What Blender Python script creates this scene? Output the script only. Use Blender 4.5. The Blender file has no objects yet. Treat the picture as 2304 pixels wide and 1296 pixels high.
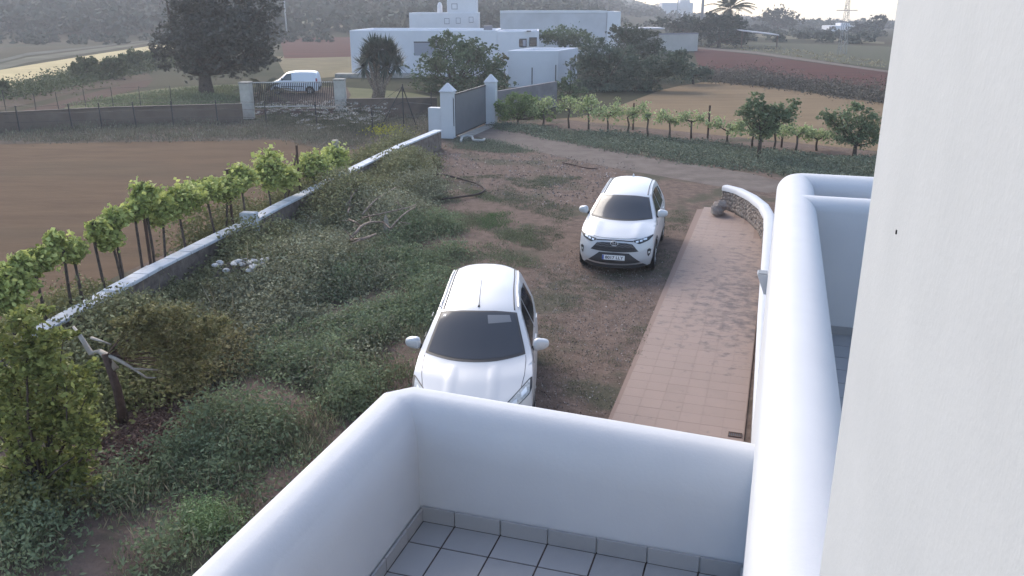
import bpy, bmesh, math, random
import numpy as np
from mathutils import Vector, Matrix
R=math.radians
random.seed(7); rng=np.random.default_rng(7)
S=bpy.context.scene; COL=S.collection
# ---------------------------------------------------------------- camera, sky, sun, exposure
CF=1900.; PT=R(18.4); CH=6.08
cd=bpy.data.cameras.new('camera'); cam=bpy.data.objects.new('camera',cd); COL.objects.link(cam)
cd.sensor_width=36; cd.lens=36*CF/2304; cd.clip_end=6000; cd.clip_start=.05
cam.location=(0,0,CH); cam.rotation_euler=(R(90)-PT,0,0); S.camera=cam
SUN_AZ=R(-28); SUN_EL=R(34)
W=bpy.data.worlds.new('World'); S.world=W; W.use_nodes=True
wn=W.node_tree; bg=wn.nodes['Background']; sk=wn.nodes.new('ShaderNodeTexSky')
sk.sky_type='NISHITA'; sk.sun_disc=False; sk.sun_elevation=SUN_EL; sk.sun_rotation=SUN_AZ
sk.air_density=.85; sk.dust_density=1.6; sk.ozone_density=.3
wn.links.new(sk.outputs[0],bg.inputs[0]); bg.inputs[1].default_value=.15
sl=bpy.data.lights.new('sun','SUN'); so=bpy.data.objects.new('sun',sl); COL.objects.link(so)
sl.energy=1.1; sl.angle=R(35); sl.color=(1,.93,.84)
sd=Vector((math.sin(SUN_AZ)*math.cos(SUN_EL),math.cos(SUN_AZ)*math.cos(SUN_EL),math.sin(SUN_EL)))
so.rotation_euler=sd.to_track_quat('Z','Y').to_euler()
S.view_settings.view_transform='Standard'; S.view_settings.look='None'; S.view_settings.gamma=1
S.view_settings.exposure=1.52
# ---------------------------------------------------------------- rays
def ray(px,py):
    X=(px-1152)/CF; Y=(648-py)/CF; c,s=math.cos(PT),math.sin(PT)
    return np.array([X,c+Y*s,-s+Y*c])
def hgt(x,y):
    x=np.asarray(x,float); y=np.asarray(y,float)
    az=x/np.maximum(y,1.)
    k=np.interp(az,[-.7,-.35,-.15,.05,.13,.22,.34,.6],[.13,.12,.085,.06,.018,-.004,-.013,-.014])
    t=np.maximum(0,y-170.); h=k*t
    h=np.where(k>0,np.minimum(h,60+20*np.sin(x*.006)),h)
    return h
def U(px,py,z=0.):
    d=ray(px,py); t=(z-CH)/d[2]; return np.array([d[0]*t,d[1]*t,z])
def G(px,py):
    d=ray(px,py); t=5.
    for i in range(4000):
        p=np.array([0,0,CH])+d*t
        if p[2]<hgt(p[0],p[1]): break
        t*=1.004
    return np.array([p[0],p[1],float(hgt(p[0],p[1]))])
def at(px,py,yb):
    d=ray(px,py); t=yb/d[1]; return np.array([d[0]*t,yb,CH+d[2]*t])
def online(px,py,A,B):       # ray against the vertical plane over the ground line A-B
    d=ray(px,py); n=np.array([-(B[1]-A[1]),B[0]-A[0]])
    t=(n@np.array(A[:2]))/(n@d[:2]); return np.array([d[0]*t,d[1]*t,CH+d[2]*t])
# ---------------------------------------------------------------- materials
MATS={}
def mat(name,col,rough=.8,col2=None,scale=3.,detail=6.,bump=0.,bscale=40.,metal=0.,col3=None,scale3=.6,coat=0.,spec=.5,tint=None,lo=.35,hi=.65,trans=0.,stretch=None,lo3=.5,hi3=.7):
    if name in MATS: return MATS[name]
    m=bpy.data.materials.new(name); m.use_nodes=True; nt=m.node_tree; N=nt.nodes; L=nt.links
    b=N['Principled BSDF']; b.inputs['Roughness'].default_value=rough; b.inputs['Metallic'].default_value=metal
    b.inputs['Specular IOR Level'].default_value=spec if (rough<.78 and 'leaf' not in name and 'dry' not in name) else (.12 if rough<.93 else .02); b.inputs['Coat Weight'].default_value=coat
    b.inputs['Coat Roughness'].default_value=.06
    tc=N.new('ShaderNodeTexCoord'); vec=tc.outputs['Object']
    if stretch:
        mp=N.new('ShaderNodeMapping'); mp.inputs['Scale'].default_value=stretch; mp.inputs['Rotation'].default_value=(0,0,stretch[3] if len(stretch)>3 else 0) if False else (0,0,0)
        L.new(vec,mp.inputs[0]); vec=mp.outputs[0]
    cur=None
    def noise(sc,dt=detail,v=vec):
        n=N.new('ShaderNodeTexNoise'); n.inputs['Scale'].default_value=sc; n.inputs['Detail'].default_value=dt; n.inputs['Roughness'].default_value=.62; L.new(v,n.inputs['Vector']); return n
    def ramp(o,a,c):
        r=N.new('ShaderNodeMapRange'); r.inputs['From Min'].default_value=a; r.inputs['From Max'].default_value=c; L.new(o,r.inputs[0]); return r.outputs[0]
    def mix(f,a,c):
        x=N.new('ShaderNodeMix'); x.data_type='RGBA'
        L.new(f,x.inputs[0])
        for s,v in ((6,a),(7,c)):
            if isinstance(v,tuple): x.inputs[s].default_value=(*v,1)
            else: L.new(v,x.inputs[s])
        return x.outputs[2]
    cur=col
    if col2: cur=mix(ramp(noise(scale).outputs[0],lo,hi),cur,col2)
    if col3: cur=mix(ramp(noise(scale3,4).outputs[0],lo3,hi3),cur,col3)
    if tint:
        a=N.new('ShaderNodeAttribute'); a.attribute_name='tint'; cur=mix(a.outputs['Fac'],cur,tint)
    if isinstance(cur,tuple): b.inputs['Base Color'].default_value=(*cur,1)
    else: L.new(cur,b.inputs['Base Color'])
    if bump:
        n=noise(bscale,8); bp=N.new('ShaderNodeBump'); bp.inputs['Strength'].default_value=1; bp.inputs['Distance'].default_value=bump
        L.new(n.outputs[0],bp.inputs['Height']); L.new(bp.outputs[0],b.inputs['Normal'])
    if trans:
        tr=N.new('ShaderNodeBsdfTranslucent'); ms=N.new('ShaderNodeMixShader'); ms.inputs[0].default_value=trans
        if isinstance(cur,tuple): tr.inputs[0].default_value=(*cur,1)
        else: L.new(cur,tr.inputs[0])
        L.new(b.outputs[0],ms.inputs[1]); L.new(tr.outputs[0],ms.inputs[2]); L.new(ms.outputs[0],N['Material Output'].inputs[0])
    MATS[name]=m; return m
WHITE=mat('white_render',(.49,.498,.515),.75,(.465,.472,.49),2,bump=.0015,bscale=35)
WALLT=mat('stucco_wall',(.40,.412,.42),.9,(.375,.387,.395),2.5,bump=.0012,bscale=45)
OLDW=mat('old_whitewash',(.56,.575,.60),.85,(.34,.33,.32),4,bump=.004,bscale=30,lo=.52,hi=.75)
FARW=mat('far_whitewash',(.62,.62,.645),.9,(.575,.575,.60),.6)
GREYW=mat('greyed_render',(.40,.40,.41),.9,(.30,.30,.31),.35,lo=.3,hi=.7,col3=(.48,.48,.5),scale3=.15)
TILE=mat('grey_tile',(.29,.29,.295),.45,(.26,.26,.265),7,tint=(.315,.315,.32))
GROUT=mat('grout',(.035,.033,.035),.9,(.10,.07,.06),9)
TERRA=mat('terracotta',(.222,.158,.128),.75,(.205,.146,.118),1.2,tint=(.228,.162,.132),bump=.002,bscale=60)
TGR=mat('terracotta_joint',(.218,.158,.13),.9)
CONC=mat('concrete',(.36,.34,.30),.9,(.24,.225,.20),2.5,bump=.003,bscale=20)
CONC2=mat('concrete_block_wall',(.125,.092,.072),.9,(.16,.125,.10),.9,bump=.004,bscale=15,col3=(.07,.06,.055),scale3=.35)
STONE=mat('dry_stone',(.20,.165,.14),.9,(.10,.08,.07),5,bump=.02,bscale=8)
METD=mat('dark_metal',(.035,.033,.035),.5,metal=.3)
METG=mat('grey_gate_metal',(.135,.14,.155),.5,(.12,.125,.14),2,metal=.2)
RUST=mat('rusty_metal',(.06,.04,.032),.8,(.10,.06,.045),6)
BARK=mat('bark',(.10,.078,.065),.9,(.055,.042,.036),12,bump=.01,bscale=30)
BARKG=mat('dry_branch',(.32,.26,.21),.9,(.14,.10,.08),10,bump=.004,bscale=40)
PALEW=mat('pale_wood',(.42,.38,.33),.9,(.30,.26,.22),10)
# ---------------------------------------------------------------- objects
def tag(o,label=None,cat=None,group=None,kind=None):
    if label: o['label']=label
    if cat: o['category']=cat
    if group: o['group']=group
    if kind: o['kind']=kind
    return o
def empty(name,loc=(0,0,0),rz=0,label=None,cat=None,group=None):
    o=bpy.data.objects.new(name,None); COL.objects.link(o); o.location=loc; o.rotation_euler=(0,0,rz); o.empty_display_size=.1
    return tag(o,label,cat,group)
def link(name,me,m,parent=None,smooth=False):
    if m is not None: me.materials.append(m)
    o=bpy.data.objects.new(name,me); COL.objects.link(o)
    if parent: o.parent=parent
    if smooth: me.polygons.foreach_set('use_smooth',[True]*len(me.polygons))
    return o
def pyd(name,v,f,m,parent=None,smooth=False):
    me=bpy.data.meshes.new(name); me.from_pydata([tuple(map(float,a)) for a in v],[],[tuple(map(int,a)) for a in f]); me.update()
    return link(name,me,m,parent,smooth)
class MB:
    def __init__(s): s.v=[]; s.f=[]
    def add(s,v,f):
        n=len(s.v); s.v+= [tuple(map(float,a)) for a in v]; s.f+=[tuple(n+i for i in a) for a in f]; return s
    def box(s,x0,x1,y0,y1,z0,z1):
        return s.add([(x0,y0,z0),(x1,y0,z0),(x1,y1,z0),(x0,y1,z0),(x0,y0,z1),(x1,y0,z1),(x1,y1,z1),(x0,y1,z1)],
          [(0,3,2,1),(4,5,6,7),(0,1,5,4),(1,2,6,5),(2,3,7,6),(3,0,4,7)])
    def obox(s,A,B,th,z0,z1):    # wall from A to B on the ground, thickness th centred
        A=np.array(A[:2],float);B=np.array(B[:2],float); d=(B-A)/np.linalg.norm(B-A); n=np.array([-d[1],d[0]])*th/2
        c=[A-n,B-n,B+n,A+n]
        if not isinstance(z1,(tuple,list)): z1=(z1,z1)
        zz=[z1[0],z1[1],z1[1],z1[0]]
        return s.add([(*p,z0) for p in c]+[(*p,zz[i]) for i,p in enumerate(c)],[(0,3,2,1),(4,5,6,7),(0,1,5,4),(1,2,6,5),(2,3,7,6),(3,0,4,7)])
    def tube(s,pts,rad,n=6,cap=True):
        pts=[Vector(tuple(map(float,p))) for p in pts]; 
        if not isinstance(rad,(list,tuple,np.ndarray)): rad=[rad]*len(pts)
        rings=[]; up=Vector((0,0,1)); b=len(s.v)
        d0=(pts[1]-pts[0]).normalized(); a=d0.orthogonal().normalized()
        for i,p in enumerate(pts):
            d=(pts[min(i+1,len(pts)-1)]-pts[max(i-1,0)]).normalized()
            a=(a-d*a.dot(d)); a=a.normalized() if a.length>1e-6 else d.orthogonal().normalized(); c=d.cross(a)
            for k in range(n):
                t=2*math.pi*k/n; s.v.append(tuple(p+(a*math.cos(t)+c*math.sin(t))*rad[i]))
        for i in range(len(pts)-1):
            for k in range(n):
                k2=(k+1)%n; s.f.append((b+i*n+k,b+i*n+k2,b+(i+1)*n+k2,b+(i+1)*n+k))
        if cap:
            s.f.append(tuple(b+k for k in range(n))[::-1]); s.f.append(tuple(b+(len(pts)-1)*n+k for k in range(n)))
        return s
    def build(s,name,m,parent=None,smooth=False): return pyd(name,s.v,s.f,m,parent,smooth)
def bevel(o,w=.01,seg=2):
    b=o.modifiers.new('bevel','BEVEL'); b.width=w; b.segments=seg; b.limit_method='ANGLE'; return o
def grid(fn,na,nb,flip=False):
    v=[fn(a/na,b/nb) for a in range(na+1) for b in range(nb+1)]; f=[]
    for a in range(na):
        for b in range(nb):
            q=[a*(nb+1)+b,(a+1)*(nb+1)+b,(a+1)*(nb+1)+b+1,a*(nb+1)+b+1]; f.append(q[::-1] if flip else q)
    return v,f
# leaves ------------------------------------------------------------
def leafmesh(name,P,size,m,parent=None,tint=None,upbias=.3,aspect=.55,vert=False):
    N=len(P); P=np.asarray(P,float)
    size=np.broadcast_to(np.asarray(size,float),(N,))*rng.uniform(.6,1.3,N)
    if vert:
        a=np.stack([rng.normal(0,.35,N),rng.normal(0,.35,N),np.ones(N)],1)
    else: a=rng.normal(0,1,(N,3)); a[:,2]*=.7
    a/=np.linalg.norm(a,axis=1)[:,None]
    n=rng.normal(0,1,(N,3)); n[:,2]+=upbias*2
    b=np.cross(a,n); b/=np.linalg.norm(b,axis=1)[:,None]+1e-9
    a=a*size[:,None]*.5; b=b*size[:,None]*.5*aspect
    V=np.empty((N,4,3)); V[:,0]=P-a; V[:,1]=P+b-a*.1; V[:,2]=P+a; V[:,3]=P-b-a*.1
    me=bpy.data.meshes.new(name); me.vertices.add(N*4); me.vertices.foreach_set('co',V.ravel().astype(np.float32))
    me.loops.add(N*4); me.loops.foreach_set('vertex_index',np.arange(N*4,dtype=np.int32))
    me.polygons.add(N); me.polygons.foreach_set('loop_start',np.arange(0,N*4,4,dtype=np.int32)); me.update(calc_edges=True)
    at_=me.attributes.new('tint','FLOAT','FACE')
    t=rng.uniform(0,1,N) if tint is None else np.clip(tint,0,1.6)
    at_.data.foreach_set('value',t.astype(np.float32))
    return link(name,me,m,parent)
def crownpts(blobs,n,clump=.18,nc=None,inner=.5):
    """leaves gathered in clumps through the volume of several ellipsoids"""
    vol=np.array([b[3]*b[4]*b[5] for b in blobs])**.7; vol/=vol.sum(); out=[];tt=[]
    nc=nc or max(12,n//28)
    for b,w in zip(blobs,vol):
        k=max(3,int(nc*w)); m_=max(6,int(n*w/k))
        d=rng.normal(0,1,(k,3)); d/=np.linalg.norm(d,axis=1)[:,None]
        r=rng.uniform(inner,1.02,k)**.8*rng.uniform(.86,1.12,k)
        c=d*r[:,None]*np.array(b[3:6])+np.array(b[:3])
        sg=clump*np.mean(b[3:6])*rng.uniform(.6,1.3,k)
        pts=c[:,None,:]+rng.normal(0,1,(k,m_,3))*sg[:,None,None]*np.array([1,1,.75])
        t=np.repeat(rng.uniform(0,.6,k),m_)+rng.uniform(0,.35,k*m_); t=np.where(rng.uniform(0,1,k*m_)<.09,1.35,t)
        out.append(pts.reshape(-1,3)); tt.append(t)
    return np.concatenate(out),np.concatenate(tt)
G1=dict(trans=.25)
L_CAROB=mat('carob_leaf',(.042,.042,.036),.7,tint=(.10,.10,.085),trans=.15)
L_FIG=mat('fig_leaf',(.055,.08,.045),.7,tint=(.15,.19,.10),trans=.2)
L_DARK=mat('dark_leaf',(.05,.068,.05),.7,tint=(.13,.155,.11),trans=.15)
L_VINE=mat('vine_leaf',(.14,.18,.04),.65,tint=(.58,.62,.22),trans=.35)
L_VINER=mat('pale_vine_leaf',(.14,.18,.075),.65,tint=(.46,.52,.26),trans=.35)
L_OLIVE=mat('almond_leaf',(.09,.115,.06),.7,tint=(.23,.28,.15),trans=.25)
L_GREEN=mat('citrus_leaf',(.085,.105,.03),.6,tint=(.34,.36,.11),trans=.25)
L_BROWN=mat('rusty_leaf',(.10,.10,.045),.7,tint=(.28,.25,.11),trans=.2)
L_GREY=mat('grey_weed_leaf',(.10,.105,.065),.8,tint=(.36,.37,.25),trans=.2)
L_WEED=mat('weed_leaf',(.10,.115,.065),.8,tint=(.27,.30,.18),trans=.2)
L_DRY=mat('dry_grass',(0.189,0.160,0.102),.9,tint=(0.392,0.348,0.232),trans=.2)
L_FLOW=mat('umbel_flower',(.20,.19,.17),.9,tint=(.34,.33,.30))
L_YELL=mat('yellow_flower',(.28,.27,.03),.9,tint=(.40,.36,.05))
L_FAR=mat('far_leaf',(.030,.042,.032),.9,tint=(.06,.075,.055))
# ---------------------------------------------------------------- ground
def sheet(name,pix,m,off,grounded=True,step=None,pts=None,label=None,kind='structure'):
    P=pts if pts is not None else [G(*p) for p in pix]
    bm=bmesh.new(); vs=[bm.verts.new((p[0],p[1],0)) for p in P]; bm.faces.new(vs)
    xs=[p[0] for p in P]; ys=[p[1] for p in P]
    if step:
        for ax,(lo,hi) in enumerate(((min(xs),max(xs)),(min(ys),max(ys)))):
            k=math.ceil(lo/step)
            while k*step<hi:
                co=[0,0,0];no=[0,0,0];co[ax]=k*step;no[ax]=1
                bmesh.ops.bisect_plane(bm,geom=bm.verts[:]+bm.edges[:]+bm.faces[:],plane_co=co,plane_no=no); k+=1
    bmesh.ops.triangulate(bm,faces=[f for f in bm.faces if len(f.verts)>4])
    for v in bm.verts: v.co.z=float(hgt(v.co.x,v.co.y))+off
    bmesh.ops.recalc_face_normals(bm,faces=bm.faces[:])
    if sum(f.normal.z for f in bm.faces)<0: bmesh.ops.reverse_faces(bm,faces=bm.faces[:])
    me=bpy.data.meshes.new(name); bm.to_mesh(me); bm.free()
    o=link(name,me,m); return tag(o,kind=kind,label=label)
def smooth_poly(pix,n=2,jit=0):
    p=[np.array(a,float) for a in pix]
    for _ in range(n):
        q=[]
        for i in range(len(p)):
            a,b=p[i],p[(i+1)%len(p)]; q+= [a*.75+b*.25,a*.25+b*.75]
        p=q
    if jit: p=[a+rng.normal(0,jit,2) for a in p]
    return [tuple(a) for a in p]
M_GR=mat('far_ground',(0.031,0.036,0.022),.95,(0.054,0.051,0.033),.05,col3=(0.045,0.033,0.023),scale3=.02,lo=.4,hi=.6)
M_YARD=mat('yard_dirt',(.165,.122,.10),.95,(.10,.075,.062),3.5,bump=.03,bscale=18,col3=(0.082,0.076,0.056),scale3=.45,lo3=.52,hi3=.62)
M_TRACK=mat('dirt_track',(.165,.14,.122),.95,(.118,.098,.086),1.4,bump=.012,bscale=14)
M_BROWN=mat('ploughed_brown',(.122,.083,.054),.95,(.094,.064,.043),.9,bump=.03,bscale=3,stretch=(.35,1.0,1),col3=(.085,.066,.045),scale3=.12)
M_TAN=mat('tan_soil',(.195,.143,.088),.95,(.155,.113,.072),.5,bump=.03,bscale=3,stretch=(.3,1.4,1))
M_RED=mat('red_soil',(.085,.036,.031),.95,(.058,.029,.026),.3,bump=.03,bscale=3,stretch=(.3,1.4,1))
M_YEL=mat('straw_field',(.44,.36,.20),.95,(.36,.30,.17),.25)
M_PAST=mat('pasture',(0.089,0.098,0.053),.95,(0.136,0.132,0.076),.4,bump=.03,bscale=5)
M_DRYG=mat('dry_bank',(.14,.125,.095),.95,(.10,.088,.07),.8,bump=.03,bscale=6)
M_BANK=mat('bank_soil',(0.080,0.062,0.046),.95,(0.104,0.092,0.080),1.2,bump=.03,bscale=6)
M_LITTER=mat('leaf_litter',(.085,.052,.045),.95,(.14,.10,.085),9,bump=.02,bscale=30)
# base ground: radial-ish sheet following the terrain
ys=[-12,0]+list(np.arange(5,170,15.))+list(np.geomspace(170,900,36)); 
def gfun(a,b):
    y=ys[int(round(a*(len(ys)-1)))]; w=max(70,y*.82+40); x=(b*2-1)*w; return (x,y,float(hgt(x,max(y,1))))
v,f=grid(gfun,len(ys)-1,60,True); gnd=pyd('ground',v,f,M_GR); tag(gnd,kind='structure')
gnd.data.flip_normals() if gnd.data.polygons[0].normal.z<0 else None
# yard sheet
YARD=[(-14,1),(9,1),(9,28),(12,34),(17.5,34),(17.5,36.5),(2.5,49),(-2,47.5),(-4.5,42),(-10.5,14)]
sheet('yard',None,M_YARD,.006,pts=YARD,step=2.)
tr=smooth_poly([(1050,300),(1108,286),(1260,318),(1500,362),(1760,402),(1760,440),(1640,425),(1500,400),(1330,370),(1200,340),(1100,318)],1)
sheet('dirt_track',tr,M_TRACK,.012)
sheet('field_brown',[(-900,330),(0,322),(330,315),(640,312),(720,330),(830,335),(720,395),(560,470),(300,610),(0,770),(-900,900)],M_BROWN,.004)
sheet('bank',[(-500,285),(0,290),(300,278),(980,262),(985,300),(760,345),(640,316),(330,320),(0,326),(-500,335)],M_BANK,.009)
sheet('field_tan',smooth_poly([(1330,262),(1430,225),(1500,198),(1610,181),(1800,205),(2100,250),(2150,350),(1900,352),(1700,330),(1500,305),(1200,272)],1),M_TAN,.005)
sheet('field_red',[(1560,108),(1700,124),(1990,163),(2200,190),(2200,250),(1990,215),(1700,182),(1600,172),(1570,150)],M_RED,.012)
sheet('road',[(1545,104),(1700,117),(1990,158),(2300,200),(2300,206),(1990,163),(1700,122),(1545,108)],M_TRACK,.02)
sheet('field_far_green',[(1700,78),(1990,105),(2300,130),(2300,196),(1990,154),(1600,107),(1650,95)],mat('grey_field',(0.081,0.081,0.052),.95,(0.077,0.077,0.056),.3),.012)
sheet('field_pasture',smooth_poly([(140,225),(250,215),(400,195),(560,190),(780,195),(980,215),(980,236),(548,238),(300,248),(150,262)],1),M_PAST,.012)
sheet('farm_yard',[(572,232),(560,215),(600,200),(780,196),(790,215),(770,240)],mat('farm_yard_soil',(0.080,0.060,0.052),.95,(0.104,0.080,0.068),.5),.018)
sheet('field_red_far',[(630,88),(800,84),(800,128),(640,132)],M_RED,.02)
sheet('field_yellow_small',[(620,128),(800,122),(800,170),(720,176),(640,165)],mat('straw_pale',(0.175,0.147,0.091),.95,(0.133,0.115,0.070),.4),.014)
sheet('field_straw',[(-60,168),(60,148),(200,125),(395,95),(398,112),(330,122),(250,140),(100,178),(0,205),(-60,225)],M_YEL,.014)
sheet('path_brown',[(-60,275),(0,262),(150,225),(300,185),(345,180),(330,196),(180,236),(60,262),(-60,290)],mat('brown_path',(0.070,0.045,0.034),.95,(0.070,0.049,0.042),.7),.02)
sheet('field_strip',[(-60,240),(0,226),(150,195),(330,165),(345,178),(160,212),(0,250),(-60,268)],mat('strip_soil',(0.070,0.052,0.035),.95,(0.073,0.059,0.048),.7),.024)
for i,(a,b,c) in enumerate([([(-60,160),(60,130),(390,78),(390,86),(60,142),(-60,175)],(.20,.20,.15),0),([(-60,150),(60,120),(390,66),(390,70),(60,126),(-60,156)],(.17,.18,.15),0),
   ([(640,70),(800,55),(800,60),(640,76)],(.34,.30,.20),0),([(640,52),(760,36),(780,40),(640,60)],(.30,.29,.20),0),([(660,35),(760,22),(770,25),(660,40)],(.28,.28,.20),0),([(280,60),(350,45),(355,52),(285,70)],(.24,.24,.18),0),
   ([(1560,60),(1990,95),(1990,100),(1700,84),(1560,66)],(.27,.24,.16),0),([(900,16),(1000,12),(1000,18),(900,24)],(.3,.28,.18),0)]):
    sheet('field_terrace',a,mat('terrace%d'%i,tuple(q*.6 for q in b),.95,tuple(q*.35 for q in b),.15),.04,step=12)
# terracotta path beside the house (house frame: u to the right, v away from the camera)
TH=R(-17.4); E1=np.array([math.cos(TH),math.sin(TH)]); E2=np.array([-math.sin(TH),math.cos(TH)])
def HL(u,v,z=0.): w=E1*u+E2*v; return (w[0],w[1],z)
def tiles(name,u0,u1,v0,v1,z,su,sv,ou,ov,gap,m,parent,th=.004,clip=None):
    v=[];f=[];t=[]
    def cuts(a,b,s,o):
        k=math.floor((a-o)/s); c=[]
        while o+k*s<b:
            lo,hi=max(a,o+k*s),min(b,o+(k+1)*s)
            if hi-lo>gap*1.5: c.append((lo+gap/2,hi-gap/2))
            k+=1
        return c
    mb=MB()
    for a in cuts(u0,u1,su,ou):
        for b in cuts(v0,v1,sv,ov):
            if clip and not clip((a[0]+a[1])/2,(b[0]+b[1])/2): continue
            mb.box(a[0],a[1],b[0],b[1],z-.002,z+th+random.uniform(-.0005,.0005)); t+=[random.random()]*6
    o=mb.build(name,m,parent); at_=o.data.attributes.new('tint','FLOAT','FACE'); at_.data.foreach_set('value',np.array(t,np.float32)); return o
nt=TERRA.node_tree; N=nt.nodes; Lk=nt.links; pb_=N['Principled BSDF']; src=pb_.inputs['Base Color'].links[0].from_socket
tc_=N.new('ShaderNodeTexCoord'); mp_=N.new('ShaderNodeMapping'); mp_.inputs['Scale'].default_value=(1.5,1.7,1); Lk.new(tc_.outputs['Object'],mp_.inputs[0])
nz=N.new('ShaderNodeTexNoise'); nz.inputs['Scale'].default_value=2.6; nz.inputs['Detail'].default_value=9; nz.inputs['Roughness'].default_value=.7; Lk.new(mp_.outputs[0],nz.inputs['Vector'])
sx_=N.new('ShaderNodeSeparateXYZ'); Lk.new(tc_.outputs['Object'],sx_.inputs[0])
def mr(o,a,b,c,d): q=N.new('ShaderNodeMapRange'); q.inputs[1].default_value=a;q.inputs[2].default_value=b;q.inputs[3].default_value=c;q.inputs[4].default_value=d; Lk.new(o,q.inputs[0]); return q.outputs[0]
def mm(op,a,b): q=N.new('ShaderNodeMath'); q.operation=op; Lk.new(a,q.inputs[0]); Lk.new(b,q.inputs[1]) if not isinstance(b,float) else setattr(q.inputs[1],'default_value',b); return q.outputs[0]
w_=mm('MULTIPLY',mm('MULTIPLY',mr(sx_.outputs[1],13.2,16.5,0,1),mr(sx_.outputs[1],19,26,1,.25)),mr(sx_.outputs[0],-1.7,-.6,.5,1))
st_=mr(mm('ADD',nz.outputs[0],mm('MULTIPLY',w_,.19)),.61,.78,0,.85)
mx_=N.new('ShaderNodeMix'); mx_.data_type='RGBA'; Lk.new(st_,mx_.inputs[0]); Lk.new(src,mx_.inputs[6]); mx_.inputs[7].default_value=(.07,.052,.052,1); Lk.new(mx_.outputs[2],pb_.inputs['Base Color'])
path=empty('path',(0,0,0),TH); path['kind']='structure'
pp=[(-2.02,2),(-.06,2),(-.06,22.9),(-.25,24.2),(-.6,25.4),(-1.2,26.6),(-1.55,27.1),(-2.22,26.6)]
pyd('paving_bed',[(a,b,.03) for a,b in pp]+[(a,b,0) for a,b in pp],[tuple(range(8))]+[(i,i+8,(i+1)%8+8,(i+1)%8) for i in range(8)],TGR,path)
def pclip(u,v):
    lim=np.interp(v,[22.9,24.2,25.4,26.6,27.1],[-.06,-.25,-.6,-1.2,-1.5]); return u<lim-.08 and v<27
tiles('paving_tiles',-2.04,-.07,2,27,.032,.33,.33,-2.04,2.02,.004,TERRA,path,th=.0012,clip=pclip)
# ---------------------------------------------------------------- the house we look from
def hus(px,py,u):   # ray against the plane u = const of the house frame
    d=ray(px,py); t=u/(d[0]*E1[0]+d[1]*E1[1]); return np.array([0,0,CH])+d*t
H=empty('house',(0,0,0),TH,'white rendered house with rounded terrace parapets and a tall stucco wall at the right edge','house')
def roundwall(path_,hw,z0,z1,r=None,n=8,base=None,dz=None):
    r=r or hw; prof=[(-hw,z0)]
    for k in range(n+1):
        t=math.pi*(1-k/n); prof.append((math.cos(t)*r+(0 if r==hw else 0),z1-r+math.sin(t)*r))
    if r<hw: prof=[(-hw,z0)]+[(-hw+r+math.cos(math.pi-k/n*math.pi/2)*r,z1-r+math.sin(k/n*math.pi/2)*r) for k in range(n+1)]+[(hw-r+math.sin(k/n*math.pi/2)*r,z1-r+math.cos(k/n*math.pi/2)*r) for k in range(n+1)]
    if base: prof=[(-hw,z0)]+[(-hw+.10-.10*math.cos(k/n*math.pi/2),z1-.10+.10*math.sin(k/n*math.pi/2)) for k in range(n+1)]+[(-hw+.14+(2*hw-.14)*math.sin(k/14*math.pi/2),z1-base*(1-math.cos(k/14*math.pi/2))) for k in range(1,15)]
    prof.append((hw,z0)); P=[np.array(p,float) for p in path_]; v=[];f=[];m=len(prof)
    for i,p in enumerate(P):
        d1=(p-P[i-1]) if i>0 else (P[1]-p); d2=(P[i+1]-p) if i<len(P)-1 else (p-P[i-1])
        d1=d1/np.linalg.norm(d1); d2=d2/np.linalg.norm(d2); n1=np.array([-d1[1],d1[0]]); n2=np.array([-d2[1],d2[0]]); nn=(n1+n2); nn/=np.linalg.norm(nn); sc=1/max(.3,nn@n1)
        for a,z in prof: v.append((p[0]+nn[0]*a*sc,p[1]+nn[1]*a*sc,z+(dz[i] if dz and z>z0+.1 else 0)))
    for i in range(len(P)-1):
        for k in range(m-1): f.append((i*m+k,(i+1)*m+k,(i+1)*m+k+1,i*m+k+1))
    f.append(tuple(range(m))); f.append(tuple((len(P)-1)*m+k for k in range(m))[::-1])
    return v,f
def arcc(c,r,a0,a1,n=6): return [(c[0]+r*math.cos(R(a0+(a1-a0)*k/n)),c[1]+r*math.sin(R(a0+(a1-a0)*k/n))) for k in range(n+1)]
FZ=2.65
# front terrace: outer wall and parapet in one sweep
v,f=roundwall([(.10,4.885),(-2.25,4.885),(-2.325,4.81),(-2.325,-4)],.175,0,3.50,r=.16,base=.34,dz=[-.035,.035,.035,.03])
o=pyd('parapet',v,f,WHITE,H,True); 
def autos(o,a=40):
    bm=bmesh.new(); bm.from_mesh(o.data); 
    for e in bm.edges:
        if len(e.link_faces)==2 and e.calc_face_angle(0)>R(a): e.smooth=False
    bm.normal_update(); bmesh.ops.recalc_face_normals(bm,faces=bm.faces[:]); bm.to_mesh(o.data); bm.free(); return o
autos(o)
v,f=roundwall([(.26,-4),(.26,10.68)]+arcc((.38,10.70),.12,180,90,4)+[(5.5,10.82)],.215,0,4.15,r=.2)
autos(pyd('parapet',v,f,WHITE,H,True))
v,f=roundwall([(.30,9.5),(5.5,9.5)],.155,2.4,4.15,r=.14)
autos(pyd('parapet',v,f,WHITE,H,True))
def roundbox(x0,x1,y0,y1,z0,z1,r,n=5):
    c=arcc((x1-r,y1-r),r,0,90,n)+arcc((x0+r,y1-r),r,90,180,n)+arcc((x0+r,y0+r),r,180,270,n)+arcc((x1-r,y0+r),r,270,360,n); m=len(c)
    return [(a,b,z0) for a,b in c]+[(a,b,z1) for a,b in c],[(i,(i+1)%m,(i+1)%m+m,i+m) for i in range(m)]+[tuple(range(m))[::-1],tuple(range(m,2*m))]
v,f=roundbox(.232,6,-5,2.24,0,9.2,.03); autos(pyd('tall_wall',v,f,WALLT,H,True),60)
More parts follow.
